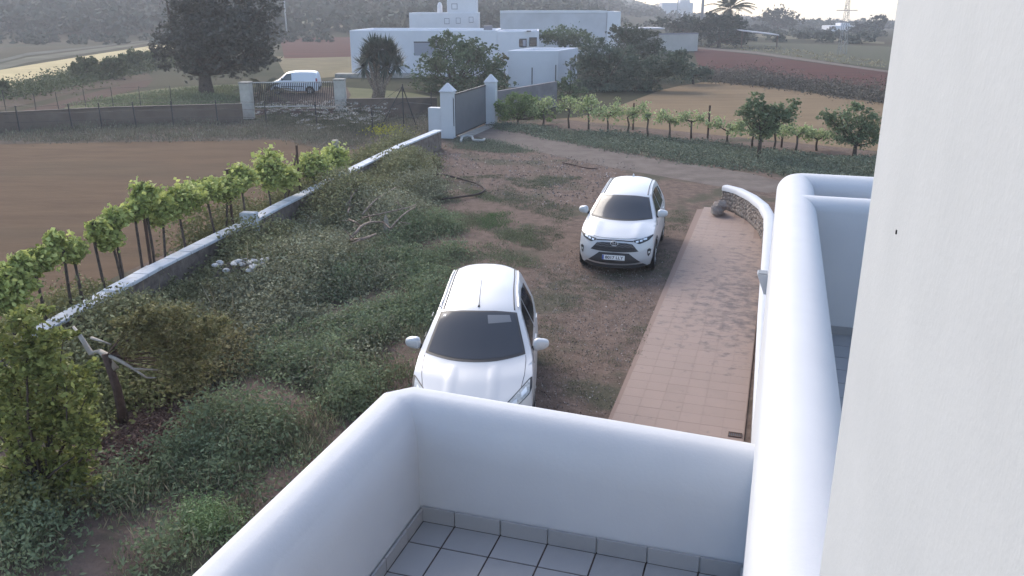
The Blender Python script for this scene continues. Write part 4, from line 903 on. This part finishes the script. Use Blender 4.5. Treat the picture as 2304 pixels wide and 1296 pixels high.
# far right trees
for lbl,yb,items,n,lf in (('broad green tree beneath the skyline palm, right of the concrete pole',140,[(1620,65,55,30),(1660,80,35,22),(1590,80,30,20),(1640,50,35,18)],5000,.5),
    ('lighter spreading tree left of the concrete pole, behind the low beige outbuilding',150,[(1550,55,30,22),(1530,65,30,16),(1500,50,25,10)],2600,.5),
    ('dark domed tree alone on the right skyline, right of the skyline palm',260,[(1752,38,38,20),(1730,45,25,12),(1775,48,25,12)],2600,.8),
    ('dark tree group beneath the distant pale house at the right edge',240,[(1945,85,22,14),(1965,60,25,22),(1930,65,20,12)],2200,.8),
    ('dark round bush in the distant field, left of the lattice pylon',220,[(1820,80,14,10),(1870,92,14,10)],900,.6),
    ('dark tree right of the shelter roof on the far field edge',230,[(1700,70,30,12),(1670,60,24,12)],1200,.7)):
    c=at(items[0][0],items[0][1],yb); b=(c[0],yb,float(hgt(c[0],yb)))
    crown_tree('distant_tree',lbl,'tree',b,blobpx(yb,items),n,lf,L_FAR,.3)
# left hedge row bushes
for i,(px,pt,pb,w,lbl) in enumerate(((190,128,178,26,'dense round bush standing leftmost of the row at the edge of the straw field'),(250,128,176,24,'wide low bush, second from the left in the row by the straw field'),(300,113,160,22,'tallest bush with a two part crown in the row by the straw field'),(345,118,150,26,'bush half hidden by the huge dark tree, rightmost by the straw field'),(8,185,215,9,'small sapling at the far left edge below the straw field'))):
    b=G(px,pb); crown_tree('bush',lbl,'bush',b,blobpx(b[1],[(px,(pt+pb)/2,w,(pb-pt)/2*.95),(px+w*.5,pt+12,w*.5,10),(px-w*.3,pb-12,w*.6,12)]),2200,.4,mat('bush_leaf',(0.058,0.072,0.036),.8,tint=(0.123,0.145,0.065),trans=.15),.12,group='bushes along the straw field')
def strip_leaves(name,lbl,pix,n,h,leaf,m,kind='stuff',zpow=1.,speck=.05,full=False,clumpn=None,vert=True,asp=.3,cls=None,flat=False,sparse=0):
    """plants scattered over a ground polygon given by its corners"""
    P=np.array(pix['w']) if isinstance(pix,dict) else np.array([(U(*p) if p[1]>150 else G(*p))[:2] for p in pix]); lo=P.min(0);hi=P.max(0); out=[]
    k=clumpn or n//14; C=[]
    while len(C)<k:
        q=rng.uniform(lo,hi,(k*3,2)); x,y=q[:,0],q[:,1]; ins=np.zeros(len(q),bool); j=len(P)-1
        for i in range(len(P)):
            c=((P[i,1]>y)!=(P[j,1]>y))&(x<(P[j,0]-P[i,0])*(y-P[i,1])/(P[j,1]-P[i,1]+1e-12)+P[i,0]); ins^=c; j=i
        q=q[ins]
        if sparse:
            f_=np.sin(q[:,0]*1.9+2.1*np.sin(q[:,1]*.9+1))+np.sin(q[:,1]*1.6+1.8*np.sin(q[:,0]*1.1)+2)+.6*np.sin(q[:,0]*4.3+q[:,1]*3.1); q=q[rng.uniform(-1.6,1.6,len(q))*.5+f_>sparse-1.2]
        C+=list(q)
    C=np.array(C[:k]); m_=max(1,n//k); hs_=h*rng.uniform(.35,1.15,k); sg=(cls or h*.5)*rng.uniform(.5,1.2,k)
    # patchiness
    ph=np.sin(C[:,0]*1.3+1.7*np.sin(C[:,1]*.8))+np.sin(C[:,1]*1.1+C[:,0]*.5+2); hs_*=np.clip(.85+.3*ph,.35,1.5); 
    xy=np.repeat(C,m_,0)+rng.normal(0,1,(k*m_,2))*np.repeat(sg,m_)[:,None]
    z=np.repeat(hs_,m_)*rng.uniform(0,1,k*m_)**zpow*(1. if full else np.exp(-.5*(((xy-np.repeat(C,m_,0))**2).sum(1)/np.repeat((sg*1.6)**2,m_))))
    base=hgt(xy[:,0],xy[:,1])
    t=np.repeat(rng.uniform(0,.5,k),m_)+rng.uniform(0,.25,k*m_); t=np.where(rng.uniform(0,1,k*m_)<speck,1.6,t)
    o=leafmesh(name,np.column_stack([xy,base+z+.01]),leaf,m,None,tint=t,aspect=asp,vert=vert); return tag(o,lbl,None,None,kind)
# hedges between fields
strip_leaves('hedge',"scrubby hedge between the tan field and the red field",[(1560,170),(1650,172),(1800,190),(1990,215),(2200,245),(2200,262),(1990,232),(1800,205),(1600,183)],24000,1.3,.17,mat('scrub_leaf',(0.080,0.072,0.061),.9,tint=(0.189,0.167,0.131),trans=.1),asp=.6,cls=.9,vert=False)
strip_leaves('scrub','scrub under the row of bushes by the straw field',[(0,205),(160,168),(390,118),(400,145),(200,190),(0,232)],16000,1.2,.22,MATS['bush_leaf'],asp=.6,cls=1.0,vert=False)
strip_leaves('rough_grass','dry grass along the far roadside',[(1600,100),(1750,108),(1990,140),(1990,156),(1700,116),(1560,104)],2000,.4,.3,L_DRY)
# ---------------------------------------------------------------- wooded hills
def wood(name,lbl,reg,n,size,leafn,leaf,m,pred=None):
    C=[]
    while len(C)<n:
        px=rng.uniform(reg[0],reg[1]); py=rng.uniform(reg[2],reg[3]); g=None
        y=math.exp(rng.uniform(math.log(reg[4]),math.log(reg[5]))); az=(px-1152)/CF/1.05; x=az*y
        if pred and not pred(x,y,px): continue
        C.append((x,y,float(hgt(x,y))))
    C=np.array(C); s_=size*rng.uniform(.6,1.35,n)
    m_=leafn; d=rng.normal(0,1,(n*m_,3)); d/=np.linalg.norm(d,axis=1)[:,None]; d[:,2]=np.abs(d[:,2]); r=rng.uniform(.6,1.05,n*m_)
    P=np.repeat(C,m_,0)+d*r[:,None]*np.repeat(s_,m_)[:,None]*np.array([1,1,1.0]); t=np.repeat(rng.uniform(0,.8,n),m_)+rng.uniform(0,.2,n*m_)
    o=leafmesh(name,P,leaf,m,None,tint=t,aspect=.8); return tag(o,lbl,None,None,'stuff')
wood('woodland','dense dark wood covering the hillside at the upper left',(-150,1350,0,0,180,520),3600,3.0,42,1.6,L_FAR,lambda x,y,px:(hgt(x,y)>.9) and not (620<px<800 and y<230 and rng.random()<.75) and not(260<px<400 and y<210 and rng.random()<.8) and not (800<px<1130 and rng.random()<.5 and y<260))
wood('tree_line','dark line of trees along the right horizon',(1300,2050,0,0,330,700),420,3.2,50,1.5,L_FAR)
wood('scattered_shrubs','scattered dark shrubs over the distant fields',(600,1560,0,0,150,260),90,1.6,50,.8,L_FAR)
wood('scattered_shrubs','small dark shrubs dotted over the fields at the far right',(1500,1990,0,0,150,320),70,1.5,50,.8,L_FAR,lambda x,y,px:True)
wood('field_edge_shrubs','shrubs following the field terraces below the wooded hill',(-50,640,0,0,150,185),110,1.5,50,.7,L_FAR)
# ---------------------------------------------------------------- grapevines
ORD=['first','second','third','fourth','fifth','sixth','seventh','eighth','ninth','tenth','eleventh','twelfth','thirteenth','fourteenth','fifteenth','sixteenth','seventeenth']
d0=(CPs[-1]-CPs[0]); d0/=np.linalg.norm(d0); nrm=np.array([-d0[1],d0[0]]); LA=CPs[0]+nrm*.6; LB=CPs[-1]+nrm*.6
def vine(base,cents,n,leaf,m,lbl,grp,tr=.03,name='grapevine',barkm=BARK):
    b=np.array([base[0],base[1],0.]); t=empty(name,tuple(b),0,lbl,'grapevine',grp)
    bl=[(c[0][0]-b[0],c[0][1]-b[1],c[0][2],c[1],c[1],c[2]) for c in cents]
    P,tt=crownpts(bl,n,.33,inner=.1,nc=n//16); leafmesh('foliage',P,leaf,m,t,tint=tt,aspect=.8,upbias=.5)
    mb=MB(); zt_=min(q[2]-q[5]*.5 for q in bl); top=np.array([random.uniform(-.05,.05),random.uniform(-.05,.05),max(.3,zt_)])
    mb.tube([(0,0,0),(random.uniform(-.06,.06),.02,top[2]*.5),tuple(top)],[tr*1.3,tr,tr*.9],7)
    for q in bl:
        e=np.array(q[:3]); md=(top+e)/2+np.array([0,0,-.04]); mb.tube([tuple(top),tuple(md),tuple(e)],[tr*.85,tr*.6,tr*.3],5)
        for k in range(3): 
            g=e+rng.normal(0,.5,3)*np.array(q[3:6]); g[2]=e[2]+abs(g[2]-e[2])+.1; mb.tube([tuple(e),tuple(g)],[tr*.3,tr*.12],4)
    mb.build('stem',barkm,t,True); return t
VL=[(13,650,55,60,1),(45,595,28,30,0),(90,588,36,38,1),(122,540,22,26,0),(162,565,32,34,1),(218,522,28,30,0),(247,540,30,28,1),(262,490,34,26,1),(305,475,30,28,1),(325,443,26,30,1),(362,478,30,32,1),(408,452,42,34,1),(462,432,34,28,0),(505,428,34,24,1),(542,402,30,26,1),(605,385,34,44,1),(640,400,28,26,0),(705,372,34,30,1),(752,358,36,28,1)]
for i,(px,py,rx,rz,_) in enumerate(VL):
    c=online(px,py,LA,LB); dist=c[1]; s_=dist/CF
    b=c+np.array([d0[0],d0[1],0])*random.uniform(-.15,.15)
    if i<9: rx*=.78; rz*=.85
    cs=[(c+np.array([d0[0]*a*rx*s_,d0[1]*a*rx*s_,h*rz*s_]),rx*s_*.9,rz*s_*.72) for a,h in ((-.45,-.1),(.4,0),(0,.35))]
    ny=int(2100*min(1.6,14/dist+.5)*rx/34); cs+=[(c+np.array([d0[0]*rng.uniform(-.9,.9)*rx*s_,d0[1]*rng.uniform(-.9,.9)*rx*s_,rng.uniform(-.9,.8)*rz*s_]),rx*s_*.36,rz*s_*.36) for _k in range(4)]
    lbl='bright green grapevine, %s from the left in the row outside the boundary wall'%(ORD[i] if i<17 else ['eighteenth','last'][i-17])
    vine(b,cs,ny,.115 if dist<22 else .13,L_VINE,lbl,'grapevines along the boundary wall',.03)
for px,pt,lbl in ((511,383,'short dark trellis post with a flat top among the vines by the boundary wall'),(667,327,'tall dark braced trellis post among the vines beyond the boundary wall'),(324,485,'dark thin trellis post rising among the vines halfway along the boundary wall'),(754,315,'thick pale mottled stump-like post at the far end of the vine row')):
    q=online(px,pt,LA,LB); t=empty('trellis_post',(q[0],q[1],0),0,lbl,'post'); th=px==754
    MB().tube([(0,0,0),(0,0,q[2])],.11 if th else .035,7).build('shaft',PALEW if th else RUST,t)
    if px==667: MB().tube([(0,0,q[2]-.2),(-d0[0]*1.2,-d0[1]*1.2,.3)],.025,5).build('brace',RUST,t)
    if px==511: MB().tube([(0,0,q[2]),(0,0,q[2]+.03)],.07,8).build('cap',RUST,t)
VR=[(1222,283,[(1212,240,26,20),(1236,232,18,18)]),(1280,288,[(1262,236,14,22),(1284,232,16,18)]),(1324,296,[(1312,240,20,22),(1338,240,12,18),(1322,222,10,16)]),(1367,300,[(1352,255,26,16),(1390,250,20,18),(1386,232,8,12)]),(1412,298,[(1420,255,26,16),(1445,245,16,18)]),(1458,308,[(1456,262,14,12)]),(1506,312,[(1494,265,20,14),(1520,270,14,10)]),(1555,314,[(1536,262,20,16),(1575,266,18,16)]),(1636,320,[(1612,278,18,12),(1645,292,14,12)]),(1692,332,[(1664,285,24,16),(1700,290,22,16)]),(1741,337,[(1725,292,24,14),(1750,290,20,14)]),(1789,344,[(1775,292,22,14),(1808,296,22,14)]),(1837,339,[(1822,302,20,12),(1855,306,22,12)])]
for i,(bx,by,cl) in enumerate(VR):
    b=U(bx,by); cs=[]
    for (px,py,rx,rz) in cl:
        c=at(px,py,b[1]+random.uniform(-.2,.2)); s_=b[1]/CF; cs.append((c,rx*s_,rz*s_))
    vine(b,cs,int(170*sum(q[2] for q in cl)/10*.9),.12,L_VINER,'low forked grapevine with pale leaves, %s from the left beside the dirt track'%ORD[i],'grapevines beside the dirt track',.045)
for px,pb_,pt,lbl in ((1424,293,232,'dark trellis post among the vines beside the dirt track, leftmost of the three there'),(1592,313,237,'tallest rusty trellis post standing clear in front of the tan field'),(1758,332,300,'short dark trellis post between the two almond trees')):
    p=U(px,pb_); z=at(px,pt,p[1])[2]; t=empty('trellis_post',tuple(p),0,lbl,'post'); MB().tube([(0,0,0),(0,0,z)],.05,6).build('shaft',RUST,t)
crown_tree('grape_bush','dense yellow green vine thicket just right of the grey gate','bush',U(1165,280),blobpx(U(1165,280)[1],[(1150,255,30,20),(1185,235,32,26),(1165,225,30,18),(1205,250,26,20),(1140,240,22,22),(1230,262,20,14)]),5000,.14,mat('thicket_leaf',(0.080,0.123,0.051),.7,tint=(0.246,0.319,0.116),trans=.25),.05)
# almond trees
def almond(lbl,bx,by,items,n):
    b=U(bx,by); return crown_tree('almond_tree',lbl,'tree',b,blobpx(b[1],items),n,.13,L_OLIVE,.085,clump=.26,inner=.2)
almond('small open crowned almond tree nearest the middle of the tan field, with one forked trunk',1707,357,[(1690,262,30,32),(1730,268,34,30),(1770,262,26,28),(1700,230,20,22),(1745,245,24,20),(1780,240,16,18),(1720,295,34,16),(1675,255,16,14)],5200)
almond('denser almond tree with low branches, standing beside the right wall corner',1922,352,[(1905,285,40,36),(1945,290,38,40),(1880,262,26,22),(1915,250,26,22),(1955,262,26,22),(1900,310,30,20),(1860,262,16,12),(1935,320,36,18),(1975,300,24,34)],5200)
# ---------------------------------------------------------------- thick growth by the boundary wall (near left)
b=U(105,1130); crown_tree('citrus_tree','leafy yellow green fruit tree filling the lower left corner','tree',b,blobpx(b[1],[(60,800,70,60),(130,850,75,70),(60,930,90,80),(150,960,70,70),(70,1020,80,60),(150,1050,60,45),(10,760,60,50),(20,880,70,70),(120,760,50,35),(90,1090,80,40),(20,1060,50,50),(190,980,50,60),(60,720,60,30),(190,880,40,50),(60,1100,60,30),(170,1080,50,40)]),14000,.08,L_GREEN,.05,clump=.24,inner=.3)
b=U(280,952); PG=crown_tree('pomegranate_tree','small rusty leaved tree with a leaning bare trunk and pale forked branches at lower left','tree',b,blobpx(b[1],[(330,750,70,42),(420,750,55,45),(400,800,65,45),(330,730,60,30),(450,790,40,40),(300,790,30,25),(350,710,50,26),(400,710,50,26),(430,850,50,30),(480,740,40,40)]),9000,.066,L_BROWN,.065,mat('reddish_bark',(.115,.075,.06),.9,(.07,.045,.038),10,bump=.008,bscale=30),clump=.25,inner=.2,trunktop=1.15,lean=-.12,limbf=.35)
mb=MB(); q=lambda px,py,dy=0:tuple(at(px,py,b[1]+dy)-b)
mb.tube([q(262,830),q(225,790,.1),q(205,795,.2),q(180,755,.2),q(165,735,.3)],[.05,.04,.045,.035,.02],7); mb.tube([q(225,790,.1),q(270,812,-.1),q(300,830,-.2),q(355,832,-.2)],[.035,.03,.02,.012],6); mb.tube([q(205,760,.1),q(250,775,.0)],[.025,.012],5); mb.tube([q(300,830,-.2),q(330,850,-.2),q(350,850,-.3)],[.02,.015,.01],5)
mb.build('branch',PALEW,PG,True)
# overgrown shrubs on our side of the wall
for lbl,bx,by,items,n,m,lf in (
 ('grey green scrambling shrub with pale leaf tips beside the boundary wall, above the white stones',700,560,[(640,540,70,30),(720,520,60,28),(570,560,50,30),(790,500,50,24),(690,570,70,22)],11000,L_GREY,.06),
 ('broad grey green shrub spreading below the white stones',600,700,[(560,660,75,40),(650,650,70,36),(700,690,55,30),(490,650,50,36),(600,710,70,25)],13000,L_GREY,.055),
 ('yellow green scrambling bush over the boundary wall near the felled branches',850,420,[(830,400,55,24),(890,385,40,24),(860,430,45,24),(800,440,40,20)],8000,mat('olive_yellow_leaf',(0.102,0.109,0.051),.8,tint=(0.290,0.275,0.131),trans=.2),.075),
 ('dark bush hugging the boundary wall left of the rusty leaved tree',180,760,[(200,720,55,30),(260,700,45,28),(130,730,50,28),(300,680,40,28)],8000,mat('olive_dark_leaf',(0.058,0.072,0.032),.8,tint=(0.174,0.189,0.080),trans=.2),.055),
 ('dull brown green bush right of the rusty leaved tree, against the wall',480,640,[(420,640,60,36),(370,670,45,30),(460,610,50,28),(520,590,45,24)],9000,mat('brown_green_leaf',(.10,.10,.05),.8,tint=(.34,.34,.18),trans=.2),.055)):
    b=U(bx,by); bl=[]
    for k in range(3):
        for (px,py,rx,rz) in items:
            g=U(px+rng.uniform(-.7,.7)*rx,py+rz*rng.uniform(.2,1.3)); q_=g[1]/CF; hh=rz*q_*1.35; w_=rx*q_*.6; bl.append((g[0],g[1],hh*.5,w_,w_*1.1,hh*rng.uniform(.5,.9)))
    crown_tree('shrub',lbl,'shrub',b,bl,int(n*1.6),lf,m,.02,BARKG,clump=.3,inner=.15,trunktop=.2)
# weeds and grass
WP=[(940,460),(1010,500),(1060,560),(1010,600),(960,720),(930,850),(860,880),(640,1090),(430,1290),(0,1296),(0,1160),(150,1100),(330,1090),(440,980),(460,870),(470,800),(520,720),(560,620),(700,520),(850,440)]
strip_leaves('weeds','thick grey green weeds filling the yard left of the parked cars',WP,130000,.26,.06,L_WEED,cls=.22,vert=True,clumpn=3800,sparse=.9)
strip_leaves('weeds','taller soft green weed clumps standing out of the ground cover',WP,110000,.62,.075,mat('soft_weed_leaf',(.105,.135,.075),.8,tint=(.25,.30,.17),trans=.25),cls=.30,vert=False,clumpn=620,sparse=1.0,asp=.45,zpow=.8)
strip_leaves('weeds','dry stalks and straw among the weeds',WP,16000,.45,.16,L_DRY,cls=.2,vert=True,clumpn=1500,asp=.08,sparse=.4)
strip_leaves('weeds','thin weeds fading out towards the bare soil',[(960,400),(1100,440),(1200,500),(1210,600),(1150,610),(1050,600),(1000,500)],14000,.12,.05,L_WEED,cls=.14,clumpn=900,sparse=1.6)
strip_leaves('undergrowth','olive scrub around the trees in the lower left corner',[(0,760),(200,720),(420,660),(540,690),(480,820),(380,900),(240,930),(120,1180),(0,1200)],60000,.6,.075,mat('olive_scrub_leaf',(.11,.12,.045),.8,tint=(.34,.34,.15),trans=.25),cls=.3,vert=False,clumpn=700,asp=.55,sparse=.8,zpow=.7,full=True)
strip_leaves('undergrowth','rusty brown scrub behind the leaning bare trunk',[(250,800),(330,730),(470,700),(540,760),(500,860),(400,900),(300,880)],40000,.6,.075,mat('rusty_scrub_leaf',(.115,.10,.05),.8,tint=(.31,.28,.14),trans=.25),cls=.28,vert=False,clumpn=420,asp=.55,zpow=.7,full=True)
strip_leaves('weeds','paler weeds with fine leaves between the shrubs and the trodden soil',[(560,560),(850,440),(900,500),(900,700),(880,800),(700,900),(560,800),(440,880),(400,760)],90000,.5,.07,L_GREY,cls=.22,vert=False,clumpn=2600,asp=.5,sparse=.6)
mat('grey_scrub_leaf',(.105,.105,.062),.8,tint=(.38,.38,.25),trans=.2)
def along(a,b,o0_,o1_):
    A=CPs[0]+(CPs[-1]-CPs[0])*a; B=CPs[0]+(CPs[-1]-CPs[0])*b
    return {'w':[tuple(A+nrm*o0_),tuple(B+nrm*o0_),tuple(B+nrm*o1_),tuple(A+nrm*o1_)]}
def wallpoly(i0,i1,o0_,o1_):
    return {'w':[tuple(CPs[i]+nrm*o0_) for i in range(i0,i1+1)]+[tuple(CPs[i]+nrm*o1_) for i in range(i1,i0-1,-1)]}
strip_leaves('undergrowth','tangled growth standing against the inner side of the boundary wall',wallpoly(0,4,-.3,-1.2),32000,.78,.08,MATS['brown_green_leaf'],cls=.2,vert=False,clumpn=1500,asp=.6,zpow=.6,full=True,speck=.14)
strip_leaves('undergrowth','loose yellowish shrubs standing against the middle and far part of the boundary wall',wallpoly(3,9,-.3,-1.6),90000,1.0,.085,MATS['brown_green_leaf'],cls=.24,vert=False,clumpn=1400,asp=.6,zpow=.7,full=True,speck=.1,sparse=.1)
strip_leaves('undergrowth','loose olive shrubs and dry stalks beside the felled branches',[(700,440),(800,405),(900,365),(960,390),(960,440),(900,480),(820,500),(720,510)],42000,.7,.08,MATS['olive_yellow_leaf'],cls=.24,vert=False,clumpn=560,asp=.5,zpow=.7,full=True,speck=.1,sparse=.9)
strip_leaves('twigs','pale dead twigs poking out of the scrub along the boundary wall',[(330,760),(450,650),(640,540),(800,430),(960,370),(980,420),(820,520),(640,640),(450,770)],900,1.0,.55,L_DRY,cls=.3,vert=True,asp=.035,full=True)
strip_leaves('undergrowth','grey green growth in front of the boundary wall',wallpoly(2,8,-1.0,-3.2),105000,.75,.075,MATS['grey_scrub_leaf'],cls=.25,vert=False,clumpn=2200,asp=.55,zpow=.7,full=True,speck=.16)
strip_leaves('undergrowth','yellow green growth between the boundary wall and the vines',wallpoly(4,10,.3,1.4),55000,1.3,.09,MATS['olive_yellow_leaf'],cls=.25,vert=False,clumpn=1000,asp=.6,zpow=.6)
strip_leaves('undergrowth','leafy growth outside the nearest end of the boundary wall',wallpoly(0,3,.25,1.0),15000,.85,.08,MATS['olive_yellow_leaf'],cls=.22,vert=False,clumpn=420,asp=.6,zpow=.7)
strip_leaves('tall_grass','bright leafy weed clump near the lower edge of the terrace wall',[(430,1160),(500,1150),(520,1200),(450,1220)],5000,.45,.05,mat('spurge_leaf',(0.116,0.174,0.072),.7,tint=(0.275,0.362,0.174),trans=.2),cls=.2,vert=False,clumpn=60)
strip_leaves('short_grass','thin grass between the parked cars and around the bare dirt',[(1000,400),(1180,390),(1310,400),(1290,470),(1250,560),(1180,600),(1120,560),(1040,470),(980,440)],26000,.08,.04,mat('yard_grass',(0.087,0.102,0.065),.9,tint=(0.203,0.217,0.145),trans=.2),cls=.10,clumpn=1300,sparse=1.4)
strip_leaves('short_grass','sparse grass tufts in the wheel strip between the near car and the tiled path',[(1200,600),(1480,480),(1560,470),(1500,640),(1390,940),(1220,920)],16000,.05,.03,MATS['yard_grass'],cls=.08,clumpn=1200,sparse=1.3)
strip_leaves('green_patch','bright green weed patch near the end of the hose',[(1080,485),(1140,480),(1150,505),(1100,520),(1075,505)],2600,.16,.05,mat('bright_grass',(.07,.12,.05),.8,tint=(.15,.22,.10),trans=.2),cls=.15,clumpn=90)
strip_leaves('track_weeds','band of grey green weeds between the dirt track and the vines',[(1120,278),(1250,296),(1400,305),(1600,322),(1760,345),(1985,360),(1985,420),(1750,392),(1550,368),(1350,335),(1200,305),(1110,290)],50000,.34,.10,mat('track_weed_leaf',(.085,.10,.07),.8,tint=(.24,.27,.19),trans=.2),cls=.3,clumpn=3500,vert=False,asp=.5)
strip_leaves('track_weeds','grassy island inside the bend of the dirt track by the gate',[(1040,312),(1110,318),(1210,342),(1150,346),(1020,335)],7000,.14,.08,MATS['track_weed_leaf'],cls=.3,clumpn=500)
strip_leaves('bank_grass','dry weeds on the bank in front of the block wall',[(0,292),(300,281),(560,278),(780,268),(980,265),(985,300),(760,340),(640,314),(330,318),(0,322)],26000,.45,.13,mat('bank_weed',(0.087,0.087,0.061),.9,tint=(0.246,0.232,0.174),trans=.2),cls=.4,clumpn=2200)
strip_leaves('meadow_grass','rough green grass of the pasture under the big dark tree',[(150,240),(250,222),(400,200),(560,195),(560,232),(300,246)],9000,.3,.2,mat('meadow_leaf',(0.102,0.123,0.065),.9,tint=(0.232,0.246,0.145),trans=.2),cls=.6)
for lbl,poly,n in (('white umbel flowers standing above the bank between the pillars',[(740,262),(850,255),(860,300),(770,310)],1400),('low pale flowers along the foot of the railing gate',[(600,262),(760,262),(760,285),(600,285)],900)):
    strip_leaves('wild_flowers',lbl,poly,n*6,.8,.11,mat('fennel_leaf',(.07,.075,.05),.9,tint=(.15,.15,.11),trans=.2),cls=.35,clumpn=n//22,zpow=.8)
    P=np.array([U(*p)[:2] for p in poly]); C=rng.uniform(P.min(0),P.max(0),(n//12,2)); X=np.repeat(C,14,0)+rng.normal(0,.10,(len(C)*14,2)); Z=np.repeat(rng.uniform(.45,1.0,len(C)),14)+rng.normal(0,.02,len(C)*14)
    tag(leafmesh('flower_heads',np.column_stack([X,Z]),.09,L_FLOW,None,upbias=3,aspect=.8),lbl.replace('flowers','flower heads'),None,None,'stuff')
b=U(700,310); 
C=U(870,326); tag(leafmesh('yellow_flowers',np.array([C[0],C[1],.7])+rng.normal(0,1,(500,3))*np.array([.45,.3,.12]),.09,L_YELL,None),'yellow flowers at the edge of the boundary wall',None,None,'stuff')
strip_leaves('leaf_litter','reddish dead leaves under the rusty leaved tree',[(240,840),(450,860),(440,970),(330,1100),(170,1090),(220,950)],14000,.04,.06,mat('dead_leaf',(.10,.055,.045),.9,tint=(.28,.19,.15)),vert=False,asp=.7,cls=.3)
strip_leaves('pebbles','scattered pale stones and chips on the bare yard',[(960,345),(1210,345),(1420,370),(1400,420),(1250,470),(1100,440),(980,400)],2600,.02,.065,mat('pale_chip',(.12,.085,.075),.9,tint=(.5,.45,.42)),vert=False,asp=.8,cls=.35,clumpn=320)
strip_leaves('pebbles','fine gravel around the parked cars',[(1180,600),(1300,560),(1500,600),(1480,700),(1390,930),(1210,920)],5000,.01,.03,MATS['pale_chip'],vert=False,asp=.8,cls=.3)
# ---------------------------------------------------------------- small things in the yard
def curvepts(P,n=8):
    P=[np.array(p,float) for p in P]; out=[]
    for i in range(len(P)-1):
        a=P[max(0,i-1)];b=P[i];c=P[i+1];d=P[min(len(P)-1,i+2)]
        for k in range(n):
            t=k/n; out.append(.5*((2*b)+(-a+c)*t+(2*a-5*b+4*c-d)*t*t+(-a+3*b-3*c+d)*t**3))
    return out+[P[-1]]
hp=[(968,392),(1000,394),(1035,402),(1070,412),(1088,422),(1088,430),(1070,438),(1035,443),(995,448)]
MBh=MB().tube(curvepts([U(x,y,.10+(.12 if i<2 else 0)) for i,(x,y) in enumerate(hp)]),.034,8); tag(MBh.build('hose',mat('hose_brown',(.035,.027,.024),.8,(.06,.045,.04),3),None,True),'thick brown hose lying in a loop on the bare dirt','hose')
wp=[(1037,318),(1040,309),(1050,306),(1062,308),(1066,315),(1085,316),(1090,313)]
tag(MB().tube(curvepts([U(x,y,.12) for x,y in wp]),.06,8).build('plastic_pipe',mat('white_plastic',(.33,.33,.31),.8),None,True),'bent white plastic pipe on the grass in front of the grey gate','pipe')
bw=empty('felled_branches',tuple(U(830,480)),0,'heap of bare felled branches lying in the weeds near the hose','branches'); b0=U(830,480)
for pts,r in (([(783,540),(800,525),(812,510),(835,500),(862,500)],.045),([(812,510),(800,500),(785,493)],.03),([(790,540),(815,538),(845,527)],.05),([(815,483),(845,450),(890,422)],.03),([(778,465),(800,430),(830,400)],.03),([(815,490),(870,478),(925,465),(935,460)],.025),([(878,515),(905,485),(935,465)],.028),([(862,500),(880,515)],.025),([(783,478),(790,452)],.03),([(730,452),(765,450)],.02),([(835,500),(828,478)],.02),([(900,500),(925,503)],.015)):
    hh=[.05+.25*math.sin(math.pi*k/max(1,len(pts)-1))+.62 for k in range(len(pts))]; mb=MB(); P=curvepts([U(x,y,h_)-b0 for (x,y),h_ in zip(pts,hh)],5); mb.tube(P,[r*(1-.5*k/len(P)) for k in range(len(P))],6)
    for k in range(2):
        i=random.randrange(2,len(P)); e=P[i]+rng.normal(0,.25,3)+np.array([0,0,.2]); mb.tube([P[i],e],[r*.4,r*.15],4)
    mb.build('branch',BARKG,bw,True)
b=U(872,545); mb=MB(); lump(mb,(0,0,.35),.09,.07,.38,.4,(8,6)); o=mb.build('pale_stump',PALEW); o.location=(b[0],b[1],0); tag(o,'small pale cut stump end in the weeds beside the felled branches','stump')
t=empty('stone_heap',(*U(543,598,.6)[:2],0),0,'patch of bright white broken stones among the grey green shrubs','stones'); 
for k in range(16):
    mb=MB(); lump(mb,(random.uniform(-.55,.5),random.uniform(-.35,.35),.62+random.uniform(-.06,.1)+0),random.uniform(.07,.16),random.uniform(.05,.1),.045,random.random()*3); mb.build('stone',mat('white_stone',(.62,.60,.57),.85,(.40,.38,.36),9),t)
mb=MB(); [lump(mb,(random.uniform(-.5,.45),random.uniform(-.3,.3),.25),.25,.22,.33,random.random()*3) for k in range(9)]; mb.build('rubble_base',STONE,t)
mb=MB(); b0=U(1300,375)
mb.tube(curvepts([U(x,y,.05)-b0 for x,y in ((1265,366),(1290,371),(1320,378),(1345,380))],4),[.022]*12+[.01],6); o=mb.build('dead_branch',mat('dark_branch',(.06,.035,.032),.9),None,True); o.location=tuple(b0); tag(o,'dark fallen stick on the bare dirt between the hose and the track','branch')
# ---------------------------------------------------------------- air
HZ=mat('haze_air',(1,1,1)); nt=HZ.node_tree; nt.nodes.remove(nt.nodes['Principled BSDF']); pv_=nt.nodes.new('ShaderNodeVolumePrincipled')
pv_.inputs['Color'].default_value=(.86,.89,.95,1); pv_.inputs['Density'].default_value=.0009; pv_.inputs['Anisotropy'].default_value=.3; nt.links.new(pv_.outputs[0],nt.nodes['Material Output'].inputs['Volume'])
o=MB().box(-830,830,-30,920,-30,110).build('haze',HZ); tag(o,kind='stuff')
print('faces',sum(len(o.data.polygons) for o in S.objects if o.type=='MESH'))
